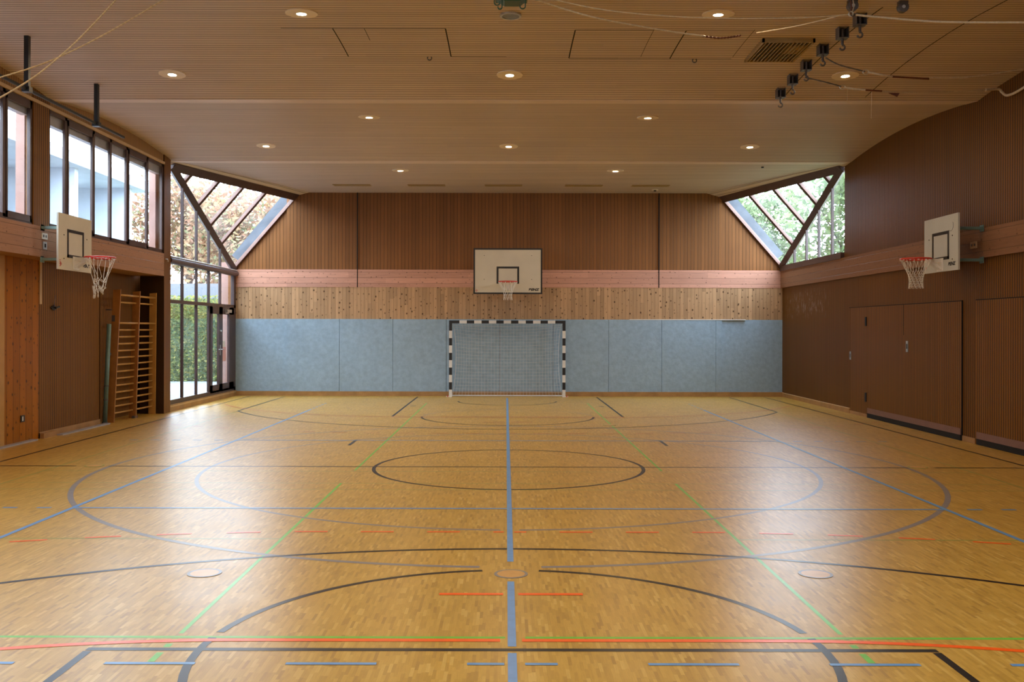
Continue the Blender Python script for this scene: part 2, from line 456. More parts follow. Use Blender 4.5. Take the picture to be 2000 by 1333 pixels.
for a, b in zip(seams[:-1], seams[1:]):
    bspan('felt_panel', a+.004, b-.004, .125, 2.115, .03, M['felt'], 'blue-grey felt impact panel')
for x in (-4.09, 4.21):
    MB().box(x-.012, x+.012, YB-.075, YB-.04, 2.995, 5.62).build('dark_joint', M['dark'], wb)
MB().box(3.4, 6.6, YB-.088, YB-.03, 2.107, 2.125).build('edge_strip', M['white'], wb)
struct(MB().box(XLB, XR, YB-.10, YB, 0, .125).build('baseboard_back', M['base']))

# ---- right wall
rw = MB()
prof = [(YN-.2, -.1), (YN-.2, 3.50), (YN, 3.50), (4.05, 5.53), (4.05, 6.3), (21.35, 6.3), (21.35, 5.53), (21.35, 3.49), (26.35, 3.49), (26.35, -.1)]
prof = [(YN-.2, -.1), (YN-.2, 3.49), (4.05, 3.49), (4.05, 6.3), (21.35, 6.3), (21.35, 3.49), (26.35, 3.49), (26.35, -.1)]
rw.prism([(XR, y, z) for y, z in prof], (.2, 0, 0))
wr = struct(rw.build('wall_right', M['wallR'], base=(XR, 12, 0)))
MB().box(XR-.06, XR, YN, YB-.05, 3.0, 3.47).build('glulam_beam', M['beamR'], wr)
struct(MB().box(XR-.03, XR, 20.96, YB-.1, 0, .10).build('baseboard_right', M['base']))
struct(MB().box(XR-.035, XR, 20.96, YB-.1, .10, .115).build('trim_1', M['baseL']))
struct(MB().box(XR-.02, XR, 19.97, 20.96, 0, .07).build('trim_2', M['base']))
struct(MB().box(XR-.02, XR, 15.36, 15.79, 0, .09).build('trim_3', M['base']))
# storage doors
def tilt_door(n, y0, y1, seam=None, handle=None):
    d = struct(MB().box(XR-.022, XR, y0, y1, .20, 2.33).build('door_%d' % n, M['door']))
    MB().box(XR-.028, XR, y0+.02, y1-.02, .095, .205).build('bottom_rail', M['reveal'], d)
    MB().box(XR-.026, XR, y0+.02, y1-.02, .0, .095).build('rubber_skirt', M['dark'], d)
    MB().box(XR-.024, XR-.001, y0-.015, y1+.015, 2.33, 2.345).build('top_gap', M['dark'], d)
    MB().box(XR-.0225, XR-.001, y0-.014, y0, .0, 2.33).build('side_gap', M['dark'], d)
    if seam: MB().box(XR-.024, XR-.01, seam-.008, seam+.008, 1.75, 2.33).build('panel_joint', M['dark'], d)
    if handle:
        h = MB().box(XR-.032, XR-.02, handle-.045, handle+.045, 1.43, 1.64).build('handle_plate', M['steel'], d)
        MB().box(XR-.034, XR-.02, handle-.022, handle+.018, 1.49, 1.585).build('handle_recess', M['dark'], h)
    return d
tilt_door(1, 15.82, 19.95, 18.12, 17.95)
tilt_door(2, 11.2, 15.32)
d3 = struct(MB().box(XR-.016, XR, 19.98, 20.93, .07, 2.33).build('door_3', M['door']))
MB().box(XR-.02, XR-.001, 19.962, 21.0, 2.33, 2.342).build('top_gap', M['dark'], d3)
MB().box(XR-.018, XR-.001, 19.952, 19.975, .07, 2.33).build('side_gap', M['dark'], d3)
for z in (.33, 1.93):
    MB().tube([(XR-.03, 20.0, z), (XR-.03, 20.0, z+.19)], .022, 8).build('hinge', M['black'], d3)
h = MB().box(XR-.026, XR-.014, 20.87, 20.96, 1.19, 1.37).build('handle_plate', M['steel'], d3)
MB().box(XR-.030, XR-.02, 20.895, 20.93, 1.24, 1.32).build('handle_recess', M['greym'], h)

# ---- wall behind the camera
nw = MB(); nw.prism([(x, YN, z) for x, z in out], (0, -.25, 0))
struct(nw.build('wall_front', M['wallB'], base=(0, YN, 0)))

# ---- left wall, below the beam
lw = MB()
lw.box(XL-.2, XL, YN-.2, 18.25, -.1, 3.0)
lw.box(XL-.38, XL-.2, 18.0, 20.9, -.1, 3.0)
lw.box(XL-.38, XL, 18.22, 18.26, -.1, 3.0); lw.box(XL-.4, -7.55, 20.84, 20.88, -.1, 3.0)
wl = struct(lw.build('wall_left', M['wallL'], base=(XL, 10, 0)))
MB().box(XL, XL+.02, 14.72, 15.82, .0, 2.98).build('pine_lining', M['pineL'], wl)
MB().box(XL, XL+.03, 12.5, 14.72, .0, 2.98).build('pine_jamb', M['barsL'], wl)
MB().box(XL, XL+.04, 15.82, 15.88, 2.25, 2.98).build('pale_edge_strip', M['baseL'], wl)
struct(MB().box(XL-.3, XF, YN-.1, 20.5, 2.98, 3.47).build('trim_4', M['beam']))          # the long beam
struct(MB().box(XL, XL+.03, 15.84, 18.2, 0, .10).build('baseboard_left', M['base']))
struct(MB().box(XL, XL+.10, 15.84, 16.3, 0, .085).build('trim_5', M['base']))
struct(MB().box(XL+.09, XL+.20, 16.3, 18.25, 0, .02).build('trim_6', M['alu']))
struct(MB().box(XL, XL+.12, 13.0, 15.6, 0, .02).build('trim_7', M['alu']))
# pillars and fascia above the beam
pil = [(20.5, 20.9), (14.83, 15.35), (10.05, 10.57), (4.5, 4.9)]
for k, (a, b) in enumerate(pil):
    z0 = 0 if k in (0, 3) else 3.47
    pb = MB().box(XF, -7.52, a, b, 3.47, 5.7)
    if z0 == 0: pb.box(XF, XL-.1, a, b, 0, 3.47)
    struct(pb.build('trim_%d' % (8+k), M['wallL']))
fa = MB()
n = 60
for k in range(n):
    y0 = 4.5+(20.9-4.5)*k/n; y1 = 4.5+(20.9-4.5)*(k+1)/n
    fa.prism([(XF-.02, y0, 5.43), (XF-.02, y1, 5.43), (XF-.02, y1, zc(y1)+.05), (XF-.02, y0, zc(y0)+.05)], (-.12, 0, 0))
struct(fa.build('trim_12', boards('ochre_grooved_fascia', 1, 2, .067, (.36, .20, .075), .05, .12, .12, .3, .5)))
struct(MB().box(XF-.02, XF+.015, 4.6, 20.5, 5.40, 5.45).build('trim_13', M['baseL']))

# ---- clerestory windows of the left wall
XC = -7.435
def clerestory(n, y0, y1, mull):
    f = MB(); xa, xb = XC-.03, XC+.015
    f.box(xa, xb, y0, y1, 3.47, 3.55); f.box(xa, xb, y0, y1, 5.34, 5.43)
    f.box(xa, xb, y0, y0+.06, 3.5, 5.4); f.box(xa, xb, y1-.08, y1, 3.5, 5.4)
    wdw = struct(f.build('window_%d' % n, M['frame'], base=(XG, (y0+y1)/2, 3.47)))
    ys = [y0]+mull+[y1]
    for m_ in mull:
        MB().box(xa, xb, m_-.04, m_+.04, 3.5, 5.4).build('mullion', M['frame'], wdw)
    for i in range(0, len(ys)-1):
        if i % 3 == 1:      # opening casements have a second, stepped frame
            c = MB(); a, b = ys[i]+.045, ys[i+1]-.045
            c.box(xb-.03, xb+.01, a, b, 3.5, 3.6); c.box(xb-.03, xb+.01, a, b, 5.27, 5.37)
            c.box(xb-.03, xb+.01, a, a+.04, 3.5, 5.37); c.box(xb-.03, xb+.01, b-.04, b, 3.5, 5.37)
            c.build('casement', M['frame'], wdw)
    g = MB(); g.quad((XC, y0, 3.5), (XC, y1, 3.5), (XC, y1, 5.4), (XC, y0, 5.4))
    g.build('glass_pane', M['glass'], wdw)
    # grey roller blind box behind the head of the window
    MB().box(XC-.16, XC-.05, y0, y1, 5.18, 5.43).build('blind_box', M['alu'], wdw)
    return wdw
clerestory(1, 15.35, 20.5, [15.97, 17.05, 17.78, 18.55, 19.61])
clerestory(2, 10.57, 14.83, [11.6, 12.6, 13.3, 14.0])
clerestory(3, 4.9, 10.05, [5.79, 6.85, 7.62, 8.35, 9.43])

# ---- corner glazing: a vertical wall part and a sloping roof light
def corner(n, xw, A, B, C, mul, sill, full, fy=lambda y: y):
    """A in the side wall at the ceiling, C the low corner, B in the end wall at the ceiling"""
    sg = 1 if xw > 0 else -1
    V = lambda p: Vector((p[0], fy(p[1]), p[2]))
    a, b, c = V(A), V(B), V(C)
    up = (b-a).cross(c-a).normalized()
    f = MB()
    f.bar(a, b, .20, .14, up); f.bar(a, c, .15, .16, up); f.bar(b, c, .07, .10, up)
    f.box(xw-.06, xw+.06, fy(A[1])-.02, fy(C[1]), sill-.12, sill+.02)
    zd = lambda y: C[2]+(C[1]-y)*(A[2]-C[2])/(C[1]-A[1])
    W = struct(f.build('window_%d' % n, M['frame'], base=(xw, fy(C[1]), sill)))
    for y in mul:
        zt = zd(y)
        z0 = .2 if full else sill
        MB().box(xw-.03, xw+.03, fy(y)-.026, fy(y)+.026, z0, zt).build('mullion', M['frame'], W)
        t = (C[1]-y)/(C[1]-A[1])
        p0 = c.lerp(a, t); p1 = b.lerp(a, t)
        MB().bar(p0, p1, .05, .11, up).build('glazing_bar', M['frame'], W)
        off = Vector((0, .042 if fy(1) > fy(0) else -.042, 0))
        MB().bar(p0-off, p1-off, .03, .07, up).build('bar_trim', M['reveal'], W)
    q = Vector((0, -.05 if fy(1) > fy(0) else .05, 0))
    MB().bar(b+q, c+q, .03, .09, up).build('edge_trim', M['reveal'], W)
    g = MB(); g.poly([a, b, c]); o1 = Vector((sg*.0, 0, 0))
    g.build('sloping_pane', M['glass'], W)
    g = MB(); ya, yc = fy(A[1]), fy(C[1])
    g.poly([(xw, ya, sill), (xw, yc, sill), (xw, yc, C[2]), (xw, ya, A[2])])
    g.build('upright_pane', M['glass'], W)
    return W
AL, BL, CL = (XG, 21.15, 5.49), (-5.80, YB, 5.50), (XLB+.05, YB-.02, 3.50)
AR, BR, CR = (XR-.02, 21.40, 5.53), (5.97, YB, 5.47), (XR-.02, YB-.02, 3.58)
mL = [21.9, 22.9, 23.85, 24.8]; mR = [22.09, 23.03, 23.98, 24.98]
W4 = corner(4, XG, AL, BL, CL, mL, 3.42, True)
W5 = corner(5, XR-.02, AR, BR, CR, mR, 3.58, False)
fyn = lambda y: 25.4-y
corner(6, XG, AL, BL, CL, mL, 3.42, True, fyn)
corner(7, XR-.02, AR, BR, CR, mR, 3.58, False, fyn)
# left lower glazing (below the sill of window_4) with the exit door; the same at the near end
def lower_glazing(n, fy):
    f = MB(); X0, X1 = XG-.05, XG+.04
    ya, yb = fy(20.9), fy(YB-.02)
    f.box(X0, X1, ya, yb, .15, .25); f.box(X0, X1, ya, yb, 2.41, 2.49)
    f.box(X0, X1, fy(25.95), yb, .15, 3.4)
    W = struct(f.build('window_%d' % n, M['frame'], base=(XG, (ya+yb)/2, .15)))
    # round-edged ledge along the main transom
    MB().tube([(XG+.05, ya, 3.36), (XG+.05, yb-(.0 if fy(1) > fy(0) else 0), 3.36)], .075, 12).build('transom_tube', M['frame'], W)
    MB().tube([(XG+.09, ya, 3.44), (XG+.09, fy(YB-.1), 3.44)], .018, 8).build('heating_pipe', M['steel'], W)
    g = MB(); g.quad((XG-.01, ya, .2), (XG-.01, yb, .2), (XG-.01, yb, 3.42), (XG-.01, ya, 3.42))
    g.build('glass_pane', M['glass'], W)
    return W
lower_glazing(8, lambda y: y); lower_glazing(9, fyn)
struct(MB().box(XG-.35, XG+.07, 20.9, YB, 0, .15).build('trim_14', M['base']))
struct(MB().box(XG+.07, XG+.075, 20.9, YB-.1, .10, .125).build('trim_15', M['baseL']))
struct(MB().box(XG-.35, XG+.07, YN, 4.5, 0, .15).build('trim_16', M['base']))
# exit door
dx0, dx1 = XG-.02, XG+.04
f = MB()
f.box(dx0, dx1, 23.88, 24.08, .2, 2.41); f.box(dx0, dx1, 24.62, 24.92, .2, 2.41); f.box(dx0, dx1, 25.52, 25.95, .2, 2.41)
f.box(dx0, dx1, 23.88, 25.95, .2, .40); f.box(dx0, dx1, 23.88, 25.95, 2.22, 2.41)
dr = struct(f.build('door_4', M['frame'], base=(XG, 24.9, .15)))
MB().box(dx1, dx1+.012, 24.66, 24.72, 1.15, 1.42).build('lock_plate', M['steel'], dr)
MB().tube([(dx1, 24.69, 1.30), (dx1+.06, 24.69, 1.30), (dx1+.065, 24.84, 1.30)], .012, 8).build('door_handle', M['steel'], dr)
MB().tube([(dx1, 24.60, 1.30), (dx1+.05, 24.60, 1.30), (dx1+.055, 24.5, 1.30)], .010, 8).build('door_handle', M['steel'], dr)
MB().tube([(dx1, 24.72, 1.78), (dx1+.03, 24.72, 1.78)], .03, 10).build('door_knob', M['steel'], dr)
c = MB(); c.box(dx1, dx1+.06, 25.15, 25.55, 2.27, 2.35); c.bar((dx1+.04, 25.3, 2.26), (dx1+.10, 24.85, 2.25), .02, .02)
c.build('door_closer', M['steel'], dr)
tag(MB().box(XG+.005, XG+.012, 24.95, 25.3, .98, 1.35).build('notice', M['poster'], base=(XG+.01, 25.1, .98)), 'pink paper notice stuck on the right glass of the exit door', 'notice')
tag(MB().box(XG+.005, XG+.011, 24.95, 25.22, 1.36, 1.52).build('notice', M['posterW'], base=(XG+.01, 25.1, 1.36)), 'small white paper notice above the pink one on the exit door', 'notice')

# ---- ceiling: vaulted strips of boards between flat troughs, cut off at the corners
def ceil_strip(Ys, mat, name, parent=None):
    b = MB()
    def xl(Y):
        T = Y if Y > MID else 2*MID-Y
        return XF-.05 if T <= 20.9 else -7.40+(T-20.9)*(7.40-5.41)/(YB-20.9)
    def xr(Y):
        T = Y if Y > MID else 2*MID-Y
        return XR if T <= 21.0 else XR-(T-21.0)*(XR-5.50)/(YB-21.0)
    for a, c in zip(Ys[:-1], Ys[1:]):
        za, z2 = zc(a), zc(c)
        bot = [(xl(a), a, za), (xr(a), a, za), (xr(c), c, z2), (xl(c), c, z2)]
        top = [(p[0], p[1], 6.25) for p in bot]
        i = len(b.v); b.v += bot+top
        for fq in ((0, 3, 2, 1), (4, 5, 6, 7), (0, 1, 5, 4), (1, 2, 6, 5), (2, 3, 7, 6), (3, 0, 4, 7)):
            b.f.append(tuple(i+k for k in fq)); b.m.append(0)
    return b.build(name, mat, parent, base=(0, 12.7, 5.55))
def lin(a, b, n): return [a+(b-a)*k/n for k in range(n+1)]
ce = struct(ceil_strip(lin(YN, 4.0, 8)+lin(4.45, 9.6, 16)+[10.05]+lin(10.4, 15.0, 16)+[15.35, 15.75]+lin(16.0, 20.6, 16)+[20.95, 21.25]+lin(21.5, YB, 8), M['ceil'], 'ceiling'))
# smooth boards along the troughs
for (a, b_) in ((15.33, 15.72), (20.93, 21.25)):
    o = MB(); zz = min(zc(a), zc(b_))-.006
    o.prism([(XF-.02 if a < 18 else -7.38, a, zc(a)-.008), (XF-.02 if a < 18 else -7.28, b_, zc(b_)-.008), (XR-.01 if a < 18 else XR-.11, b_, zc(b_)-.008), (XR-.01 if a < 18 else XR-.03, a, zc(a)-.008)], (0, 0, .02))
    o.build('trough_board', M['ceilp'], ce)
# sloping edge strips above the corner roof lights
for (p1, p2, p3, p4) in (((-7.40, 20.9, zc(20.95)), (-5.41, YB, zc(26)), (-5.80, YB, 5.50), (XG, 21.15, 5.50)),
                         ((XR, 21.0, zc(20.95)), (5.50, YB, zc(26)), (5.97, YB, 5.47), (XR, 21.40, 5.53))):
    for fy in (lambda y: y, fyn):
        o = MB(); q = [(p[0], fy(p[1]), p[2]) for p in (p1, p2, p3, p4)]; o.prism(q, (0, 0, .5)); ob = o.build('edge_boarding', M['trimc'], ce); fix_normals(ob)
# fine joints and hatches in the ceiling
def joint(x, y0, y1, w_=.008, mat='dark', dx=0):
    b = MB(); Ys = lin(y0, y1, 6)
    for a, c in zip(Ys[:-1], Ys[1:]):
        b.prism([(x-w_/2, a, zc(a)-.003), (x+w_/2, a, zc(a)-.003), (x+w_/2+dx, c, zc(c)-.003), (x-w_/2+dx, c, zc(c)-.003)], (0, 0, .004))
    return b.build('panel_joint', M[mat], ce)
joint(-.785, 12.18, 13.40, .016); joint(.888, 12.23, 13.46, .016); joint(2.325, 12.25, 13.49, .014)
joint(-2.237, 12.17, 13.41, .012); joint(4.45, 11.2, 15.2, .010); joint(5.75, 10.8, 15.2, .009)
joint(-1.83, 12.18, 12.7, .006); joint(1.9, 12.2, 13.4, .005); joint(3.2, 12.2, 13.4, .005)
for x0, x1, y in ((-2.9, -2.24, 12.17), (-2.24, -.785, 12.17), (-.785, .0, 13.41), (.888, 1.9, 12.22), (2.325, 3.2, 12.24), (.888, 3.2, 13.48)):
    MB().box(x0, x1, y-.004, y+.004, zc(y)-.004, zc(y)).build('panel_joint', M['greym'], ce)

# ================================================================== FLOOR MARKINGS (parts of the floor)
CX = .04
_zl = [0.0004]
def line_obj(name, mat, polys):
    _zl[0] += .00004; z = _zl[0]
    b = MB()
    for pl in polys: b.poly([(x, y, z) for x, y in pl])
    return b.build(name, M[mat], fl)
def rect(x0, x1, y0, y1): return [(x0, y0), (x1, y0), (x1, y1), (x0, y1)]
def arcp(cx, cy, r, a0, a1, w_=.05, n=None):
    n = n or max(4, int(abs(a1-a0)*r/.12)); o = []
    for k in range(n):
        t0 = a0+(a1-a0)*k/n; t1 = a0+(a1-a0)*(k+1)/n; ri, ro = r-w_/2, r+w_/2
        o.append([(cx+ri*math.cos(t0), cy+ri*math.sin(t0)), (cx+ro*math.cos(t0), cy+ro*math.sin(t0)), (cx+ro*math.cos(t1), cy+ro*math.sin(t1)), (cx+ri*math.cos(t1), cy+ri*math.sin(t1))])
    return o
W5c = .05
# green badminton lines (oldest paint, faint)
for y, mt in ((12.27, 'l_greenf'), (11.33, 'l_greenf'), (10.88, 'l_greenf')):
    line_obj('green_line', mt, [rect(-6.0, 6.08, y-.012, y+.012)])
line_obj('green_line', 'l_greenf', [rect(-6.0, -1.97, 8.31, 8.34), rect(2.03, 6.08, 8.31, 8.34)])
line_obj('green_line', 'l_green', [rect(-6.5, .0, 5.655, 5.69), rect(.12, 6.6, 5.655, 5.69)])
for x in (-5.98, 6.06): line_obj('green_line', 'l_greenf', [rect(x-.015, x+.015, 5.68, 24)])
for x in (-1.965, 2.035):
    line_obj('green_line', 'l_green', [rect(x-.015, x+.015, 12.35, 23.6), rect(x-.015, x+.015, 5.74, 11.33), rect(x-.02, x+.02, 5.66-.045, 5.64), rect(x-.02, x+.02, 5.49, 5.55), rect(x-.02, x+.02, 5.25, 5.40)])
# grey circles of the centre
line_obj('grey_circle', 'l_grey', arcp(CX, 12.68, 3.97, PI*1.5+.022, PI*3.5-.022, .05))
line_obj('grey_circle', 'l_grey', arcp(CX, 12.68, 5.33, PI*1.5+.045, PI*3.5-.045, .06))
# black basketball lines
line_obj('black_circle', 'l_black', arcp(CX, 12.69, 1.79, 0, 2*PI, .05))
line_obj('black_halfway_line', 'l_black', [rect(-7.0, -5.75, 12.665, 12.715), rect(-5.32, 5.4, 12.665, 12.715), rect(5.75, 7.05, 12.665, 12.715)])
for x in (-6.98, 7.06): line_obj('black_side_line', 'l_black', [rect(x-.025, x+.025, -.2, 25.9)])
line_obj('black_free_throw_line', 'l_black', [rect(CX-2.45, CX+2.45, 5.43, 5.48)])
for x in (CX-2.43, CX+2.43):
    line_obj('black_key_line', 'l_black', [rect(x-.025, x+.025, -.2, 5.42)])
    line_obj('black_key_line', 'l_black', [rect(x-.025, x+.025, 19.97, 25.75)])
line_obj('black_free_throw_arc', 'l_black', arcp(CX, 5.455, 1.80, .17, PI/2-.12, .05)+arcp(CX, 5.455, 1.80, PI/2+.12, PI-.17, .05))
line_obj('black_free_throw_arc', 'l_black', arcp(CX, 5.455, 1.80, 0-.5, .115, .05)+arcp(CX, 5.455, 1.80, PI-.115, PI+.5, .05))
line_obj('black_free_throw_arc', 'l_black', arcp(CX, 19.95, 1.80, PI, 2*PI, .05))
line_obj('grey_free_throw_arc', 'l_grey', arcp(CX, 19.95, 1.80, .1, PI-.1, .03))
line_obj('worn_free_throw_line', 'l_redf', [rect(CX-2.45, CX+2.45, 19.93, 19.97)])
aa = math.asin(3.0/6.75)
line_obj('black_three_point_arc', 'l_black', arcp(CX, 1.22, 6.74, .45, PI-.45, .05))
line_obj('black_three_point_arc', 'l_black', arcp(CX, 24.2, 6.74, PI+.46, 2*PI-.46, .05))
for s_ in (-1, 1):
    x = CX+s_*6.04; line_obj('black_three_point_line', 'l_black', [rect(x-.025, x+.025, 21.25, 25.75)])
line_obj('black_no_charge_arc', 'l_black', arcp(CX, 24.2, 1.25, PI, 2*PI, .05))
for s_ in (-1, 1):
    x = CX+s_*2.52; line_obj('black_tick', 'l_black', [rect(x-.025, x+.025, 15.0, 15.75)])
    line_obj('black_tick', 'l_black', [rect(CX+s_*2.25-.06, CX+s_*2.25+.06, 22.6, 22.72)])
line_obj('black_line', 'l_black', [rect(-7.0, -2.5, 25.86, 25.9), rect(2.6, 7.0, 25.86, 25.9)])
# red handball lines
def hb(yg, sgn):
    th = lambda a: a if sgn > 0 else -a
    m_ = 'l_red' if sgn > 0 else 'l_redf'
    x0, x1 = CX-1.54, CX+1.54; y6 = yg+sgn*5.97; y9 = yg+sgn*8.97
    a_end = PI/2-1.10
    polys = [rect(x0, CX-.04-.03, y6-.025, y6+.025), rect(CX+.06, x1, y6-.025, y6+.025)]
    polys += [p for p in arcp(x0, yg, 5.97, th(PI/2), th(PI-a_end+.0), .05)]+[p for p in arcp(x1, yg, 5.97, th(PI/2), th(a_end), .05)]
    line_obj('red_goal_area_line', m_, polys)
    polys = []
    for k in range(-3, 4):
        xc = CX+.603*k
        if abs(xc-CX) > 1.9: continue
        if k == 0: polys += [rect(xc-.15, xc-.055, y9-.02, y9+.02), rect(xc+.04, xc+.15, y9-.02, y9+.02)]
        else: polys.append(rect(xc-.15, xc+.15, y9-.02, y9+.02))
    for side in (-1, 1):
        for k in range(18):
            s0 = .48+.603*k-.15 if False else (1.81+.603*(k+1)-.15-1.54)
            t0, t1 = s0/8.97, (s0+.30)/8.97
            if t1 > 1.0: break
            a0, a1 = PI/2-side*t0, PI/2-side*t1
            polys += arcp(CX+side*1.54, yg, 8.97, th(a0), th(a1), .04, 3)
    line_obj('red_dashed_line', m_, polys)
    y7 = yg+sgn*6.95
    line_obj('red_penalty_line', m_, [rect(CX-.50, CX-.055, y7-.025, y7+.025), rect(CX+.05, CX+.50, y7-.025, y7+.025)])
hb(-.35, 1); hb(25.72, -1)
# blue volleyball lines and the long blue centre line
cl = [rect(CX-.025, CX+.025, 7.52, 25.4), rect(CX-.025, CX+.025, 5.51, 6.93), rect(CX-.025, CX+.025, 2.5, 5.40)]
line_obj('blue_centre_line', 'l_blue', cl)
for s_ in (-1, 1):
    x = CX+s_*4.49; pl = [rect(x-.025, x+.025, 3.7, 21.7)]
    for k in range(5): pl.append(rect(x-.025, x+.025, 21.9+.35*k, 22.05+.35*k))
    line_obj('blue_side_line', 'l_blue', pl)
for y in (9.74, 15.66):
    pl = [rect(CX-4.49, CX+4.49, y-.025, y+.025)]
    for s_ in (-1, 1):
        for k in range(5):
            a = CX+s_*(4.71+.35*k); b_ = a+s_*.15; pl.append(rect(min(a, b_), max(a, b_), y-.025, y+.025))
    line_obj('blue_attack_line', 'l_blue', pl)
pl = []
for k in range(-4, 5):
    xc = CX+k
    if k == 0: pl += [rect(xc-.25, xc-.045, 5.205, 5.24), rect(xc+.07, xc+.25, 5.205, 5.24)]
    else: pl.append(rect(xc-.25, xc+.25, 5.205, 5.24))
line_obj('blue_dashed_line', 'l_blue', pl)
# covers of the post sockets
for (x, y, r) in ((.043, 7.145, .105), (-2.27, 7.15, .105), (2.345, 7.16, .105), (-5.52, 12.72, .105), (5.55, 12.75, .105), (2.0, 18.25, .105)):
    b = MB(); b.ring((x, y, 0), r, r+.022, .0005, .0035, 40)
    o = b.build('socket_ring', M['l_grey'] if y < 10 else M['l_greenf'], fl)
    MB().cyl((x, y, .0005), r, .003, 40).build('socket_cover', M['cover'], o)

# ================================================================== BASKETBALL GOALS
def text_mesh(body, size, mat, name, shear=.2):
    cu = bpy.data.curves.new('txt', 'FONT'); cu.body = body; cu.size = size; cu.shear = shear; cu.extrude = .001; cu.offset = size*.05
    cu.align_x = 'RIGHT'
    to = bpy.data.objects.new('txt', cu); COL.objects.link(to)
    bpy.context.view_layer.update()
    me = bpy.data.meshes.new_from_object(to.evaluated_get(bpy.context.evaluated_depsgraph_get()))
    bpy.data.objects.remove(to); bpy.data.curves.remove(cu)
    me.materials.clear(); me.materials.append(mat)
    o = bpy.data.objects.new(name, me); COL.objects.link(o); WL[o] = Vector((0, 0, 0))
    return o
def net_regular(cz, cy, R0, L, r=.0035):
    b = MB(); n = 12
    rows = [(0, R0), (.40, R0*.62), (.52, R0*.52), (.64, R0*.47), (.76, R0*.45), (.88, R0*.46), (1.0, R0*.48)]
    for s_ in (-1, 1):
        for k in range(n):
            pts = []
            for i, (t, rr) in enumerate(rows):
                sh = .5*s_*i
                a = 2*PI*(k+sh*(.7 if i else 0))/n
                pts.append((rr*math.cos(a), cy+rr*math.sin(a), cz-L*t))
            b.tube(pts, r, 4)
    return b
def net_tangled(cz, cy, R0, L, r=.004):
    rnd = random.Random(3); b = MB(); n = 12
    for k in range(n):
        a = 2*PI*k/n; a2 = a+rnd.uniform(-.5, .5)
        pts = [(R0*math.cos(a), cy+R0*math.sin(a), cz)]
        for t, q in ((.22, .75), (.42, .52), (.55, .42), (.7, .36)):
            aa_ = a+(a2-a)*t+rnd.uniform(-.25, .25)
            pts.append((q*R0*math.cos(aa_), cy+q*R0*math.sin(aa_), cz-L*t-rnd.uniform(0, .03)))
        zb = .78+rnd.uniform(-.05, .22); ex, ey = pts[-1][0], pts[-1][1]
        pts.append((ex*.9+.01, ey*.9, cz-L*zb)); pts.append((ex*.9+.03, ey*.9, cz-L*(zb+.03)))
        pts.append((ex*.9+.05, ey*.9, cz-L*zb)); pts.append((ex*.8+.05, ey*.8, cz-L*.68))
        b.tube(pts, r, 5)
    for j in range(14):
        a = rnd.uniform(0, 2*PI); t = rnd.uniform(.45, .72)
        p0 = Vector((.45*R0*math.cos(a), cy+.45*R0*math.sin(a), cz-L*t)); a += rnd.uniform(.6, 1.6)
        p1 = Vector((.4*R0*math.cos(a), cy+.4*R0*math.sin(a), cz-L*(t+rnd.uniform(-.08, .12))))
        b.tube([p0, p0.lerp(p1, .5)-Vector((0, 0, .03)), p1], r, 4)
    return b
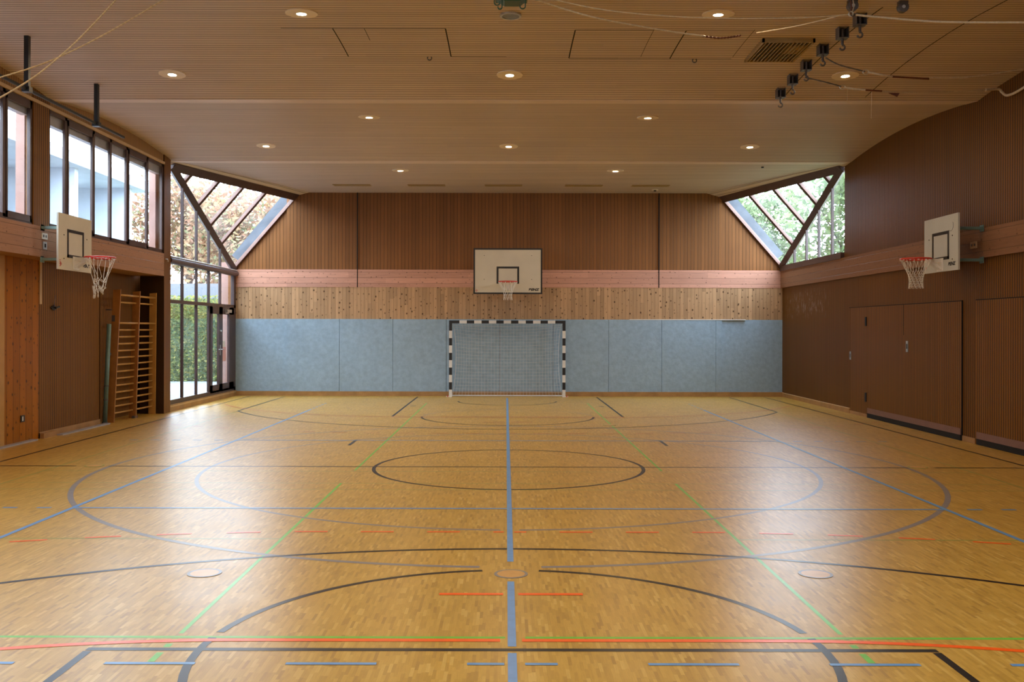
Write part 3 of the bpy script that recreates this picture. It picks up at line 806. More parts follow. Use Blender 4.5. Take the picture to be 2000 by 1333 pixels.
def backboard(name, label, loc, rz, wd, ht, bmat, border, arm, rimz, net, L, armm):
    """local frame: board stands in the XZ plane, front towards -Y, origin under its lower edge"""
    t = thing(name, label, 'basketball hoop', (0, 0, 0), 'basketball backboards'); WL[t] = Vector((0, 0, 0))
    if border:
        b = MB(); e = .04
        bd = MB().box(-wd/2+.002, wd/2-.002, 0, .03, .002, ht-.002).build('board', bmat, t)
        for q in ((-wd/2, wd/2, 0, e), (-wd/2, wd/2, ht-e, ht), (-wd/2, -wd/2+e, e, ht-e), (wd/2-e, wd/2, e, ht-e)):
            b.box(q[0], q[1], -.003, .033, q[2], q[3])
        b.build('border', M['black'], bd)
    else:
        bd = MB().box(-wd/2, wd/2, 0, .03, 0, ht).build('board', bmat, t)
    sw, sh, sz = (.59, .45, rimz-.035) if border else (.60, .46, rimz-.02)
    b = MB(); e = .05
    b.box(-sw/2, sw/2, -.004, .0, sz+sh-e, sz+sh); b.box(-sw/2, -sw/2+e, -.004, 0, sz, sz+sh-e); b.box(sw/2-e, sw/2, -.004, 0, sz, sz+sh-e)
    if not border: b.box(-sw/2, sw/2, -.004, 0, sz-.0, sz+e)
    b.build('target_square', M['black'], bd)
    # bracket and rim
    br = MB(); yc = -.40
    br.box(-.11, .11, -.012, 0, rimz-.20, rimz+.01)
    br.bar((-.06, -.01, rimz-.03), (-.07, -.22, rimz-.025), .012, .055); br.bar((.06, -.01, rimz-.03), (.07, -.22, rimz-.025), .012, .055)
    br.bar((-.06, -.01, rimz-.16), (-.06, -.2, rimz-.04), .012, .04); br.bar((.06, -.01, rimz-.16), (.06, -.2, rimz-.04), .012, .04)
    br.build('bracket', M['white'], t)
    R0 = .235
    MB().tube([(R0*math.cos(2*PI*k/36), yc+R0*math.sin(2*PI*k/36), rimz) for k in range(36)], .015, 8, True).build('rim', M['red'], t, smooth=True)
    for k in range(12):
        a = 2*PI*(k+.5)/12; c_ = MB().box(R0*math.cos(a)-.02, R0*math.cos(a)+.02, yc+R0*math.sin(a)-.008, yc+R0*math.sin(a)+.008, rimz-.027, rimz-.015)
        c_.build('net_clip', M['white'], t)
    (net_tangled if net else net_regular)(rimz-.012, yc, R0, L).build('net', M['netw'], t)
    for bx in (-wd*.345, wd*.345):
        for bz in ((ht*.32, ht*.84) if border else (ht*.2, ht*.62)):
            MB().box(bx-.008, bx+.008, -.006, 0, bz-.008, bz+.008).build('bolt', M['dark'], bd)
    a_ = wd*.38
    for sx in (-1, 1):
        for z in (ht*.18, ht*.74):
            m_ = MB().box(sx*a_-.045, sx*a_+.045, .03, arm, z-.022, z+.022)
            m_.box(sx*a_-.06, sx*a_+.06, arm-.01, arm, z-.05, z+.05)
            m_.build('wall_arm', armm, t)
    tx = text_mesh('BENZ', .085 if border else .075, M['black'], 'lettering')
    tx.parent = bd; tx.scale = (1.25, 1, 1)
    tx.rotation_euler = (PI/2, 0, 0); tx.location = (wd/2-.095, -.002, .09 if border else .085)
    em = MB(); em.tube([(-wd/2+.08+.022*math.cos(2*PI*k/14), -.002, .09+.022*math.sin(2*PI*k/14)) for k in range(14)], .003, 4, True)
    em.box(-wd/2+.045, -wd/2+.115, -.003, 0, .088, .092); em.box(-wd/2+.078, -wd/2+.082, -.003, 0, .055, .125)
    if net: 
        for z in (.05, .08, .11, .14): em.box(-wd/2+.04, -wd/2+.07, -.003, 0, z, z+.012)
    em.build('emblem', M['red'], bd)
    t.location = loc; t.rotation_euler.z = rz
    return t
backboard('basketball_hoop', 'large black-edged backboard with white net on the back wall above the handball goal', (.05, 24.8, 2.765), 0, 1.80, 1.20, M['board'], True, 1.27, .305, False, .46, M['greym'])
backboard('basketball_hoop', 'tan backboard with tangled net on the left wall below the clerestory windows', (-7.08, 15.58, 2.785), PI/2, 1.2, .90, M['board'], False, .33, .225, True, .66, M['tealL'])
hr = backboard('basketball_hoop', 'pale grey backboard with straight net on the right wall above the storage doors', (7.11, 15.50, 2.80), -PI/2, 1.2, .90, M['boardB'], False, .45, .21, False, .47, M['teal'])
bdR = [c_ for c_ in hr.children if c_.name.startswith('board')][0]
o = MB(); o.tube([(.36+.085*math.cos(a), -.0015, .72+.085*math.sin(a)) for a in [(-2.2+.22*k) for k in range(14)]], .0035, 4)
o.build('ball_mark', M['greym'], bdR)

# ================================================================== HANDBALL GOAL
gt = thing('handball_goal', 'black and white striped handball goal with white net before the blue-grey felt', 'goal', (CX, 25.74, 0))
gy0, gy1 = 25.70, 25.78
for s_ in (-1, 1):
    b = MB(); x0, x1 = CX+s_*1.50, CX+s_*1.58; z = 2.08; k = 0
    segs = [.28]+[.2]*9; m_ = 1
    for d in segs:
        b.box(x0, x1, gy0, gy1, max(0, z-d), z, m_); z -= d; m_ = 1-m_
        if z <= 0: break
    b.build('goalpost', [M['white'], M['black']], gt)
b = MB(); x = CX-1.50; m_ = 1; n_ = 15
for k in range(n_): b.box(x, x+3.0/n_, gy0, gy1, 2.0, 2.08, m_); x += 3.0/n_; m_ = 1-m_
b.build('crossbar', [M['white'], M['black']], gt)
MB().tube([(CX-1.55, 25.99, .02), (CX+1.55, 25.99, .02)], .016, 8).build('ground_bar', M['white'], gt)
for s_ in (-1, 1):
    MB().tube([(CX+s_*1.55, gy1, .02), (CX+s_*1.55, 25.99, .02)], .018, 8).build('side_bar', M['white'], gt)
    MB().tube([(CX+s_*1.52, gy1, 2.0), (CX+s_*1.52, 25.92, 1.9), (CX+s_*1.54, 25.99, .02)], .009, 6).build('net_stay', M['greym'], gt)
    f = MB(); f.box(CX+s_*1.56, CX+s_*1.66, 25.71, 25.77, 0, .025); o = f.build('foot_bracket', M['white'], gt)
    MB().box(CX+s_*1.60, CX+s_*1.63, 25.70, 25.72, .01, .04).build('foot_screw', M['red'], o)
# net
nb = MB()
NU, NVv = 34, 22
def gp(u, v):        # u across 0..1, v from crossbar 0 to ground 1
    e = 1-abs(2*u-1)
    x = CX-1.5+3.0*u
    pull = math.sin(PI*min(1, v*1.02))**.7*.10*(1-min(1, e*3.0))
    x += pull if u < .5 else -pull
    sag = .10*(1-(2*u-1)**2)
    z = 2.0-(2.0-.015)*v
    if v < .12: z = 2.0-(sag+.13)*v/.12*1.0
    else: z = 2.0-(sag+.13)-(2.0-.015-sag-.13)*(v-.12)/.88
    yb = 25.78+.20*min(1, (v/.12))**.8
    if v > .9: yb -= .10*(v-.9)/.1
    return (x, yb, max(.012, z))
for i in range(NU+1):
    nb.tube([gp(i/NU, j/24) for j in range(25)], .0026, 3, caps=False)
for j in range(1, NVv+1):
    nb.tube([gp(i/24, j/NVv) for i in range(25)], .0026, 3, caps=False)
for u in (0., 1.):        # side panels
    for k in range(1, 4):
        s_ = -1 if u == 0 else 1
        nb.tube([(gp(u, j/16)[0], gy1+(gp(u, j/16)[1]-gy1)*k/4, gp(u, j/16)[2]) for j in range(17)], .0022, 3, caps=False)
nb.build('net', M['gnet'], gt)

# ================================================================== WALL BARS (tilted slightly into the room)
wb_t = thing('wall_bars', 'wooden double wall bars with round rungs on the left wall beside the glazing', 'wall bars', (-7.62, 19.5, 0))
ups = [(18.53, -7.66, -7.53), (19.48, -7.60, -7.52), (20.44, -7.56, -7.54)]      # Y, front X at the floor, front X at the top
for k, (y, xb_, xt) in enumerate(ups):
    b = MB(); dpt = .145
    b.prism([(xb_, y-.018, .0), (xb_-dpt, y-.018, .0), (xt-dpt, y-.018, 2.60), (xt, y-.018, 2.61)], (0, .036, 0))
    o = b.build('upright', M['barsL'] if k == 2 else M['bars'], wb_t); fix_normals(o)
rz = [2.50, 2.36]+[1.95-.137*k for k in range(14)]
for (y0, b0, t0), (y1, b1, t1) in zip(ups[:-1], ups[1:]):
    for i, z in enumerate(rz):
        d = .03 if i in (0, 2) else .075
        xa = b0+(t0-b0)*z/2.6-d; xb2 = b1+(t1-b1)*z/2.6-d
        r_ = .021 if i in (0, 2) else .018
        MB().tube([(xa, y0+.018, z), (xb2, y1-.018, z)], r_, 10).build('rung', M['barsL'], wb_t, smooth=True)
MB().box(-7.70, -7.64, 18.50, 18.515, 1.98, 2.10).build('catch_plate', M['greym'], wb_t)
MB().box(-7.80, -7.70, 18.47, 18.60, 2.20, 2.22).build('wall_hook', M['greym'], wb_t)
MB().box(-7.66, -7.60, 19.40, 19.56, 0, .05).build('floor_bracket', M['greym'], wb_t)
pt = thing('steel_post', 'grey-green round steel post leaning beside the left edge of the wall bars', 'post', (-7.77, 18.42, 0))
MB().tube([(-7.77, 18.36, .0), (-7.69, 18.36, 1.93)], .042, 16).build('tube', M['teal'], pt, smooth=True)
for z in (.45, .72): MB().cyl((-7.77+.08*z/1.93, 18.36, z), .048, .02, 16).build('clamp', M['greym'], pt)
MB().box(-7.74, -7.70, 18.38, 18.49, 1.32, 1.37).build('clip', M['greym'], pt)
MB().cyl((-7.77, 18.36, 0), .055, .03, 16).build('foot', M['greym'], pt)

# small fittings on the left wall
o = thing('power_socket', 'white double wall socket on the left beam beside the tan backboard', 'socket', (XF+.01, 15.2, 3.27))
MB().box(XF, XF+.015, 15.08, 15.26, 3.27, 3.37).build('plate', M['white'], o)
for y in (15.13, 15.21): MB().tube([(XF+.012, y, 3.32), (XF+.017, y, 3.32)], .024, 12).build('outlet', M['greym'], o)
o = thing('wall_switch', 'small grey key switch on the left beam below the white socket', 'switch', (XF+.01, 15.18, 3.11))
MB().box(XF, XF+.015, 15.12, 15.24, 3.11, 3.23).build('plate', M['alu'], o); MB().box(XF+.012, XF+.02, 15.16, 15.20, 3.14, 3.20).build('key_slot', M['dark'], o)
o = thing('power_socket', 'black and white socket low on the orange pine boards at left', 'socket', (XL+.03, 15.3, .33))
MB().box(XL+.02, XL+.035, 15.22, 15.34, .33, .44).build('plate', M['black'], o); MB().box(XL+.03, XL+.04, 15.25, 15.28, .35, .42).build('outlet', M['white'], o)
o = thing('power_socket', 'pale wall socket on the right beam beside the grey backboard', 'socket', (XR-.07, 15.35, 3.17))
MB().box(XR-.075, XR-.06, 15.22, 15.42, 3.17, 3.28).build('plate', M['baseL'], o)
for y in (15.27, 15.36): MB().tube([(XR-.08, y, 3.225), (XR-.073, y, 3.225)], .022, 12).build('outlet', M['greym'], o)
o = thing('wall_hook', 'small black hook with a cord on the grooved left wall', 'hook', (XL+.03, 16.35, 2.15))
MB().tube([(XL, 16.35, 2.2), (XL+.06, 16.35, 2.2), (XL+.08, 16.42, 2.22)], .016, 8).build('hook', M['black'], o)
b = MB(); b.prism([(XL+.01, 16.22, 2.2), (XL+.01, 16.35, 2.155), (XL+.01, 16.48, 2.2), (XL+.01, 16.35, 2.245)], (.02, 0, 0)); b.build('plate', M['black'], o)
MB().tube([(XL+.02, 16.35, 2.24), (XL+.03, 16.38, 2.42)], .004, 5).build('cord', M['greym'], o)
tag(MB().tube([(XF, 20.58, 3.35), (XF+.05, 20.58, 3.35), (XF+.05, 20.6, 3.30)], .015, 8).build('wall_hook', M['steel']), 'tiny metal hook at the right end of the left beam', 'hook')

# ================================================================== CEILING LIGHTS
ROWN = ['nearest the back wall', 'second row from the back wall', 'third row from the back wall', 'fourth row from the back wall', 'fifth row from the back wall', 'sixth row from the back wall', 'seventh row from the back wall', 'eighth row from the back wall']
rows = [(22.3, 0), (19.75, 1), (17.2, 0), (14.2, 1), (11.5, 0), (8.2, 1), (5.65, 0), (3.1, 1)]
LR = None
def lamp_proto(loc, label):
    t = thing('ceiling_light', label, 'ceiling light', (0, 0, 0), 'round recessed ceiling lights')
    b = MB(); b.ring((0, 0, 0), .072, .195, -.012, .004, 40); o = b.build('trim_ring', M['ring'], t)
    b = MB(); b.ring((0, 0, 0), .060, .075, -.016, .01, 32); b.build('inner_ring', M['white'], o)
    b = MB(); b.cyl((0, 0, -.010), .062, .008, 28); b.build('lamp_glass', M['bulb'], t)
    ld = bpy.data.lights.new('lamp_light', 'AREA'); ld.shape = 'DISK'; ld.size = .12; ld.energy = LAMP; ld.color = (1.0, .74, .45)
    lo = bpy.data.objects.new('lamp_light', ld); COL.objects.link(lo); lo.parent = t; lo.location = (0, 0, -.014)
    t.location = loc; return t
for ri, (y, odd) in enumerate(rows):
    for x in ((-5.01, .05, 5.08) if odd else (-2.49, 2.57)):
        side = {1: {-5.01: 'left lamp', .05: 'middle lamp', 5.08: 'right lamp'}, 0: {-2.49: 'left lamp', 2.57: 'right lamp'}}[odd][x]
        lab = 'round glowing ceiling downlight, %s of the %s %s' % (side, 'row' if ri == 0 else '', ROWN[ri]) if ri == 0 else 'round glowing ceiling downlight, %s in the %s' % (side, ROWN[ri])
        lab = lab.replace('  ', ' ')
        loc = (x, y, zc(y)-.002)
        if LR is None: LR = lamp_proto(loc, lab)
        else: L = dup(LR, loc, lab)


# (slopes of the vault under each lamp)
for o in list(COL.objects):
    if o.name.startswith('ceiling_light') and o.type == 'EMPTY':
        y = o.location.y; sl = (zc(y+.1)-zc(y-.1))/.2; o.rotation_euler.x = math.atan(sl)

# ================================================================== VENTS, RAIL, HOOKS, ROPES
vt = thing('ceiling_grille', 'square slatted ventilation grille in the ceiling near the hanging hooks', 'vent', (3.8, 13.05, 5.66))
b = MB(); z0, z1 = zc(13)-.05, zc(13)+.01
x0, x1, y0, y1 = 3.40, 4.10, 12.57, 13.53
b.box(x0, x1, y0, y0+.03, z0, z1); b.box(x0, x1, y1-.03, y1, z0, z1); b.box(x0, x0+.03, y0, y1, z0, z1); b.box(x1-.03, x1, y0, y1, z0, z1)
b.build('frame', M['venty'], vt)
MB().box(x0+.02, x1-.02, y0+.02, y1-.02, z1-.025, z1-.015).build('backing', M['ventd'], vt)
MB().box(x0+.42, x1-.02, y0+.25, y1-.35, z1-.04, z1-.024).build('damper_plate', M['venty'], vt)
for k in range(12):
    x = x0+.06+k*(x1-x0-.12)/11
    MB().box(x-.006, x+.006, y0+.02, y1-.02, z0, z0+.025).build('slat', M['venty'], vt)
VN = ['leftmost', 'second from the left', 'middle one', 'second from the right', 'rightmost']
v0 = None
for i, x in enumerate((-4.03, -2.08, -.07, 2.03, 3.77)):
    lab = 'narrow yellowed ceiling air slot near the back wall, %s of the five' % VN[i]; loc = (x, 24.76, zc(24.76)-.002)
    if v0 is None:
        v0 = thing('air_slot', lab, 'vent', (0, 0, 0), 'air slots near the back wall')
        b = MB(); b.box(-.49, .49, -.13, -.10, -.012, .0); b.box(-.49, .49, .10, .13, -.012, 0); b.box(-.49, -.46, -.1, .1, -.012, 0); b.box(.46, .49, -.1, .1, -.012, 0)
        b.build('frame', M['venty'], v0)
        MB().box(-.46, .46, -.1, .1, -.007, -.002).build('cover_plate', M['venty'], v0)
        v0.location = loc
    else: dup(v0, loc, lab)
sv = thing('round_vent', 'round silver slatted vent in the ceiling below the green hook carrier', 'vent', (.05, 11.55, zc(11.55)-.03))
z = zc(11.55)
b = MB(); b.ring((.05, 11.55, z), .105, .13, -.03, 0, 32); b.build('ring', M['steel'], sv)
for k in range(7):
    y = 11.55-.085+k*.0283; hw = math.sqrt(max(0, .105**2-(y-11.55)**2)); MB().box(.05-hw, .05+hw, y-.006, y+.006, z-.024, z-.006).build('slat', M['steel'], sv)
MB().cyl((.05, 11.55, z-.006), .105, .004, 32).build('backing', M['ventd'], sv)
for (x, y, lab) in ((-1.09, 13.42, 'tiny metal eye in the ceiling left of the centre lamp'), (2.68, 13.50, 'tiny metal eye in the ceiling left of the slatted grille'), (4.0, 25.45, 'small dark smoke detector in the ceiling right of the back centre')):
    z = zc(y)
    if y < 20: o = tag(MB().tube([(x+.03*math.cos(2*PI*k/12), y, z-.02+.03*math.sin(2*PI*k/12)) for k in range(12)], .008, 6, True).build('ceiling_eye', M['greym']), lab, 'ring')
    else:
        o = thing('smoke_detector', lab, 'smoke detector', (x, y, z-.04)); MB().cyl((x, y, z-.02), .09, .02, 20).build('base', M['ring'], o); MB().cyl((x, y, z-.05), .035, .03, 16).build('sensor', M['black'], o)
o = tag(MB().cyl((5.86, 21.66, zc(21.66)-.03), .03, .03, 12).build('ceiling_plug', M['black']), 'small black plug in the ceiling above the right corner window', 'plug')

rt = thing('ceiling_rail', 'black square ceiling rail hung on two posts before the left windows', 'rail', (-6.35, 12.6, 5.0))
MB().tube([(-6.35, 7.5, 5.01), (-6.35, 15.72, 5.02)], .024, 8).build('tube', M['rail'], rt)
for y in (12.55, 14.68):
    MB().box(-6.38, -6.32, y-.03, y+.03, 5.01, zc(y)+.01).build('hanger_post', M['rail'], rt)
    MB().box(-6.40, -6.30, y-.05, y+.05, 4.975, 5.045).build('clamp', M['rail'], rt)

# rope-hook boxes on the right side of the ceiling
HN = ['farthest', 'second farthest', 'third farthest', 'fourth farthest', 'second nearest', 'nearest']
h0 = None
for i, y in enumerate((14.82, 14.20, 13.56, 12.85, 12.10, 11.5)):
    lab = 'grey box with a hanging hook on the ceiling, %s of the row' % HN[i]; loc = (4.29, y, zc(y))
    if h0 is None:
        h0 = thing('ceiling_hook', lab, 'hook', (0, 0, 0), 'hook boxes in a row on the ceiling')
        b = MB(); b.box(-.065, .065, .057, .065, -.14, .0); b.box(-.065, -.057, -.065, .057, -.14, .03); b.box(.057, .065, -.065, .057, -.14, .03); b.box(-.065, .065, -.065, .065, -.145, -.137)
        b.build('box', M['greym'], h0)
        MB().tube([(0, 0, -.02), (0, 0, -.215)], .018, 8).build('stem', M['greym'], h0)
        pts = [(0, 0, -.21)]+[(.032*math.sin(a), 0, -.255-.032*math.cos(a)*-1) for a in [PI*(0+k/9*1.45) for k in range(10)]]
        MB().tube(pts, .012, 7).build('hook', M['greym'], h0)
        h0.location = loc
    else: dup(h0, loc, lab)
# green carrier with hooks at the top of the picture
gc = thing('hook_carrier', 'dark green steel carrier with curved hooks at the top centre', 'hook', (.05, 10.05, 5.28))
MB().box(-.12, .22, 9.93, 10.17, 5.35, 5.552).build('housing', M['green'], gc)
MB().prism([(-.12, 9.94, 5.355), (.22, 9.94, 5.355), (.14, 9.98, 5.31), (-.02, 9.98, 5.31)], (0, .18, 0)).build('lower_plate', M['green'], gc)
def hookpts(cx, cy, cz, r, s_=1, top=.08): return [(cx+s_*r, cy, cz+top)]+[(cx+s_*r*math.cos(a), cy, cz-r*math.sin(a)) for a in [PI*k/8*1.1 for k in range(9)]]
MB().tube(hookpts(-.10, 10.0, 5.30, .03, -1), .007, 6).build('hook', M['green'], gc)
MB().tube(hookpts(-.07, 10.0, 5.25, .022, 1, .12), .007, 6).build('hook', M['green'], gc)
MB().tube(hookpts(.17, 10.0, 5.26, .028, 1, .12), .007, 6).build('hook', M['green'], gc)
# two round pulleys at the top right
for (x, y, zz, lab) in ((3.98, 10.9, zc(10.9), 'round dark pulley in the ceiling at the top edge, left of the two'), (4.58, 10.95, zc(10.95), 'round dark pulley in the ceiling at the top edge, right of the two')):
    o = thing('ceiling_pulley', lab, 'pulley', (x, y, zz-.14), 'ceiling pulleys')
    MB().box(x-.05, x+.05, y-.04, y+.04, zz-.03, zz+.0).build('mount', M['greym'], o)
    MB().tube([(x, y-.03, zz-.07), (x, y+.03, zz-.07)], .062, 20).build('wheel', M['greym'], o)
    MB().tube([(x, y-.036, zz-.07), (x, y-.029, zz-.07)], .02, 12).build('hub', M['steel'], o)
def sagline(pts, n=10):
    out_ = []
    P_ = [Vector(p) for p in pts]
    P_ = [P_[0]*2-P_[1]]+P_+[P_[-1]*2-P_[-2]]
    for i in range(1, len(P_)-2):
        for k in range(n):
            t = k/n; p0, p1, p2, p3 = P_[i-1:i+3]
            out_.append(.5*((2*p1)+(p2-p0)*t+(2*p0-5*p1+4*p2-p3)*t*t+(3*p1-p0-3*p2+p3)*t**3))
    out_.append(P_[-2]); return out_
def rope(name, lab, pts, r, mat, cat='rope'):
    return tag(MB().tube(sagline(pts), r, 6).build(name, mat, smooth=True), lab, cat)
R1 = [(-3.646, 9, 5.043), (-3.888, 8.8, 4.624), (-4.027, 8.6, 4.342), (-4.118, 8.2, 4.004), (-4.351, 7.9, 3.698)]
R2 = [(-3.325, 9.4, 5.161), (-3.799, 9.1, 4.709), (-4.120, 8.8, 4.386), (-4.232, 8.4, 4.152), (-4.462, 8.1, 3.955)]
rope('rope', 'thin tan rope slanting steeply across the top left corner', R1, .0075, M['rope'])
rope('rope', 'second tan rope crossing the first at the top left, flatter one', R2, .0065, M['rope'])
rope('rope', 'white rope sagging right from the green carrier to the loose chain end', [(0.282, 10.3, 5.442), (0.969, 10.5, 5.309), (1.831, 10.9, 5.289), (2.332, 11.1, 5.287)], .009, M['ropeB'])
b = MB(); pts = sagline([(2.284, 11.1, 5.293), (2.487, 11.2, 5.300), (2.662, 11.3, 5.337), (2.796, 11.3, 5.362)], 8)
b.tube(pts, [.008+.006*(k % 2) for k in range(len(pts))], 6)
tag(b.build('chain', M['leather']), 'short dark chain at the end of the sagging white rope', 'chain')
rope('rope', 'thin white rope from the top centre past the front right lamp', [(0.437, 10.3, 5.448), (1.173, 10.3, 5.310), (2.168, 10.4, 5.273), (3.239, 10.5, 5.308), (3.805, 10.55, 5.362)], .006, M['ropeB'])
rope('rope', 'pale rope running left from the ring cluster to the slatted grille', [(3.117, 11.8, 5.550), (3.455, 11.2, 5.448), (3.80, 10.66, 5.40)], .006, M['ropeB'])
rope('rope', 'white rope running from the ring cluster to the right edge', [(3.874, 10.5, 5.343), (4.147, 10.5, 5.316), (4.782, 10.4, 5.234), (5.628, 10.2, 5.165)], .012, M['ropeB'])
rc = thing('rope_ring', 'metal ring cluster joining the ropes at the top right', 'ring', (3.842, 10.55, 5.331))
c0 = Vector((3.836, 10.55, 5.371)); 
MB().tube([c0+Vector((.025*math.cos(2*PI*k/12), 0, .025*math.sin(2*PI*k/12))) for k in range(12)], .008, 6, True).build('ring', M['steel'], rc)
MB().tube([c0+Vector((.02, 0, -.01))+Vector((.02*math.cos(2*PI*k/12), .01*math.sin(2*PI*k/12), .02*math.sin(2*PI*k/12))) for k in range(12)], .006, 6, True).build('ring', M['greym'], rc)
MB().tube([c0, Vector((3.896, 10.7, 5.508)), Vector((3.915, 10.8, 5.647))], .008, 6).build('strap', M['leather'], rc)
MB().tube([c0+Vector((.01, 0, 0)), Vector((3.925, 10.7, 5.508)), Vector((3.944, 10.8, 5.647))], .006, 6).build('strap', M['ropeB'], rc)
def climbing(lab, ring_at, a, mid, end, mid2):
    t = thing('climbing_rope', lab, 'climbing rope', end[-1])
    MB().tube(sagline(a), .010, 6).build('hanging_strap', M['greym'], t)
    c_ = Vector(ring_at); MB().tube([c_+Vector((.04*math.cos(2*PI*k/14), 0, .03*math.sin(2*PI*k/14))) for k in range(14)], .006, 6, True).build('ring', M['steel'], t)
    MB().tube(sagline(mid), .014, 8).build('sleeve', M['ropeB'], t)
    MB().tube(sagline(mid2), [.013]*11 if len(mid2) == 2 else .018, 8).build('leather_grip', M['leather'], t)
    MB().tube(sagline(end), .009, 6).build('cord', M['ropeB'], t)
climbing('climbing rope pulled from the ceiling box to the right, upper of the two', (4.780, 12.6, 5.280), [(4.312, 12.8, 5.527), (4.468, 12.7, 5.402), (4.774, 12.6, 5.286)],
         [(4.801, 12.6, 5.280), (4.978, 12.6, 5.246), (5.169, 12.7, 5.246)], [(5.760, 12.9, 5.286), (6.450, 13.1, 5.355), (7.375, 13.3, 5.540)], [(5.169, 12.7, 5.246), (5.752, 12.9, 5.272)])
climbing('climbing rope pulled from the ceiling box to the right wall, lower of the two', (4.787, 13.5, 5.312), [(4.287, 13.6, 5.473), (4.531, 13.5, 5.385), (4.772, 13.5, 5.319)],
         [(4.809, 13.5, 5.305), (4.955, 13.5, 5.283), (5.115, 13.5, 5.269)], [(5.374, 13.6, 5.273), (6.093, 13.9, 5.335), (6.992, 14.2, 5.442), (7.418, 14.4, 5.509)], [(5.115, 13.5, 5.269), (5.388, 13.6, 5.280)])
b = MB(); b.prism([(5.484, 13.6, 5.258), (5.646, 13.6, 5.251), (5.616, 13.6, 5.200)], (0, .02, 0)); o = tag(b.build('leather_tag', M['leather']), 'small dark leather tag hanging from the lower climbing rope', 'tag')
wp = thing('wall_rope_hook', 'pale padded hook and rope at the upper right wall edge', 'hook', (7.519, 14.4, 5.470))
MB().tube(sagline([(7.235, 14.3, 5.476), (7.480, 14.4, 5.517), (7.535, 14.4, 5.470), (7.555, 14.3, 5.396), (7.591, 14.1, 5.396), (7.575, 13.7, 5.421)], 6), .020, 8).build('padded_rope', M['ropeB'], wp)
for (x, z0, z1, Y, lab) in ((5.241, 5.28, 4.883, 13.6, 'fine thread hanging straight down from the lower climbing rope'), (4.86, 5.298, 5.093, 13.5, 'shorter fine thread hanging below the ring of the lower climbing rope')):
    rope('thread', lab, [(x+.005, Y, z0), (x, Y, z1)], .002, M['ropeB'], 'thread')

# ================================================================== OUTSIDE
struct(MB().box(-16, -8.3, -8, 34, -.25, -.02).build('terrace', M['paving']))
struct(MB().box(-60, 60, -30, 90, -.6, -.3).build('lawn', M['grass']))
cb = thing('concrete_building', 'pale concrete wing with fins outside the left clerestory windows', 'building', (-12.8, 15, -.3))
MB().box(-13.4, -13.1, 2, 29.2, -.3, 6.15).build('wall', M['concrete'], cb)
MB().box(-13.6, -11.0, 1, 29.4, 6.05, 6.34).build('roof_edge', M['concrete'], cb)
for y in (3.3, 6.9, 10.5, 14.1, 17.7, 21.3, 24.9, 28.5):
    MB().box(-13.1, -11.3, y-.1, y+.1, -.3, 6.05).build('fin', M['concrete'], cb)
for i, (y, yy) in enumerate(((14.98, 15.33), (20.58, 20.88), (10.12, 10.55))):
    tag(MB().box(-7.76, -7.62, y, yy, 3.47, 6.2).build('plaster_pier', M['plaster']), 'pink plastered pier outside the left windows, %s' % ('nearer one', 'farther one', 'at the near bay')[i], 'pier', 'plastered piers')
tag(MB().box(-13.5, -9.4, 36, 36.5, 2.9, 3.55).box(-13.2, -12.9, 36.05, 36.4, -.3, 2.9).build('walkway_roof', M['concD']), 'grey concrete walkway roof behind the corner glazing', 'roof')
# side wall right beyond the exit door
tag(MB().box(-8.05, -7.72, 26.5, 26.8, -.3, 3.7).build('plaster_pier', M['plaster']), 'plastered wall end outside beyond the exit door', 'wall', 'plastered piers')
# framed gate seen through the first panes
g = thing('garden_gate', 'dark metal framed glass gate outside the first pane of the corner glazing', 'gate', (-9.6, 26.2, 0))
b = MB(); b.box(-10.2, -10.13, 26, 26.05, -.02, 2.35); b.box(-9.35, -9.28, 26, 26.05, -.02, 2.35); b.box(-10.2, -9.28, 26, 26.05, 2.28, 2.35); b.box(-10.2, -9.28, 26, 26.05, .1, .17)
b.build('frame', M['teal'], g); MB().box(-10.13, -9.35, 26.02, 26.03, .17, 2.28).build('pane', M['glass'], g)
# snow-grey flashing on the roof edges beside the roof lights
for s_, A_, B_, C_ in ((-1, AL, BL, CL), (1, AR, BR, CR)):
    b = MB(); b.bar(Vector(B_)+Vector((0, .42, .35)), Vector(C_)+Vector((0, .42, .30)), .5, .25, (0, 0, 1)); struct(b.build('roof_flashing', M['flash']))

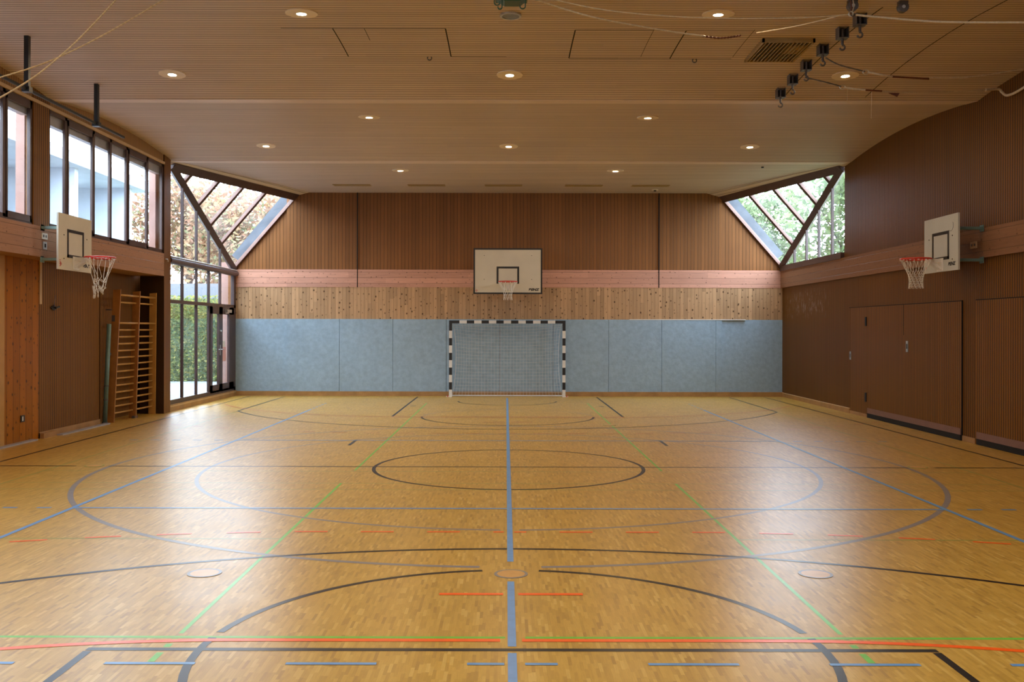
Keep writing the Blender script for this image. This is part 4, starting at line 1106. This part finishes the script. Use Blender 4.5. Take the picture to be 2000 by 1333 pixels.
def leaves(n, f, size, rnd):
    vs = []; fs = []
    for k in range(n):
        p = f(rnd)
        a = Vector((rnd.gauss(0, 1), rnd.gauss(0, 1), rnd.gauss(0, .7))).normalized()
        b_ = a.cross(Vector((rnd.gauss(0, 1), rnd.gauss(0, 1), rnd.gauss(0, 1)))).normalized()
        s_ = size*rnd.uniform(.6, 1.3); i = len(vs)
        vs += [p-a*s_, p-b_*s_*.45, p+a*s_, p+b_*s_*.45]; fs.append((i, i+1, i+2, i+3))
    return vs, fs
def tree_proto(name, lab, mat, h, r, n, seed, size=.12):
    rnd = random.Random(seed)
    t = thing(name, lab, 'tree', (0, 0, 0), 'trees outside the windows')
    tr = MB(); tr.tube([(0, 0, 0), (.05, .03, h*.35), (0, 0, h*.8)], [.16, .12, .04], 8)
    blobs = []
    for k in range(16):
        a = rnd.uniform(0, 2*PI); rr = r*rnd.uniform(.1, .75); z = h*rnd.uniform(.32, .92); q = rr*(1.15-abs(z/h-.55))
        c_ = Vector((q*math.cos(a), q*math.sin(a), z)); blobs.append((c_, r*rnd.uniform(.28, .5)))
        tr.tube([(0, 0, z*.6), tuple(c_*.6+Vector((0, 0, z*.25))), tuple(c_)], [.05, .03, .012], 5)
    tr.build('trunk', M['bark'], t)
    def f(rn):
        c_, q = rn.choice(blobs); d = Vector((rn.gauss(0, 1), rn.gauss(0, 1), rn.gauss(0, .8))).normalized()*q*rn.random()**.45
        return c_+d
    vs, fs = leaves(n, f, size, rnd); b = MB(); b.v = [tuple(v) for v in vs]; b.f = fs; b.m = [0]*len(fs)
    b.build('crown', mat, t); return t
tG = tree_proto('leafy_tree', 'green tree outside the right corner window, nearest one', M['leafG'], 7.6, 3.0, 10000, 1, .13)
tO = tree_proto('autumn_tree', 'orange autumn tree seen through the left corner roof light', M['leafO'], 8.2, 3.2, 9500, 2, .125)
tY = tree_proto('yellow_tree', 'yellow-green tree outside the left corner glazing', M['leafY'], 6.5, 2.8, 8000, 3)
tG.location = (15.2, 41, -.4); tO.location = (-14.5, 58, -.4); tY.location = (-19.5, 45, -.4)
tG.scale = (1.4,)*3; tO.scale = (1.5,)*3
def mk(src, loc, lab, rz, sc=1): o = dup(src, loc, lab, rz); o.scale = (sc, sc, sc); return o
mk(tG, (14.5, 58, -.4), 'green tree behind the right corner roof light', 1.2, 1.45)
mk(tG, (26.5, 55, -.4), 'green tree farther off outside the right corner window', 2.2, 1.6)
mk(tG, (-27, 56, -.4), 'green tree far behind the left corner glazing', 3.0, 1.4)
mk(tO, (-36, 64, -.4), 'orange tree beyond the concrete wing at left', 4.0, 1.5)
mk(tY, (-27.5, 40, -.4), 'yellow-green tree above the concrete roof, seen through the clerestory', 1.0, 1.6)
mk(tG, (-24, 28, -.4), 'green tree above the concrete roof in the left clerestory', 5.0, 1.15)
mk(tO, (-24, 72, -.4), 'pale orange tree high behind the left roof light', 1.7, 1.9)
mk(tO, (-7.0, 84, -.4), 'orange tree farthest behind the left roof light', 3.7, 2.0)
# clipped hedge behind the glazing
rnd = random.Random(9)
hd = thing('hedge', 'tall yellow-green hedge behind the left corner glazing', 'hedge', (-11.5, 34, -.3))
vs, fs = leaves(16000, lambda r_: Vector((r_.uniform(-17, -8.3), 33.2+abs(r_.gauss(0, .25)), r_.uniform(-.2, 3.0))), .07, rnd)
b = MB(); b.v = [tuple(v) for v in vs]; b.f = fs; b.m = [0]*len(fs); b.build('foliage', M['leafY'], hd)
MB().box(-17, -8.3, 33.6, 34.1, -.3, 2.9).build('core', M['leafG'], hd)
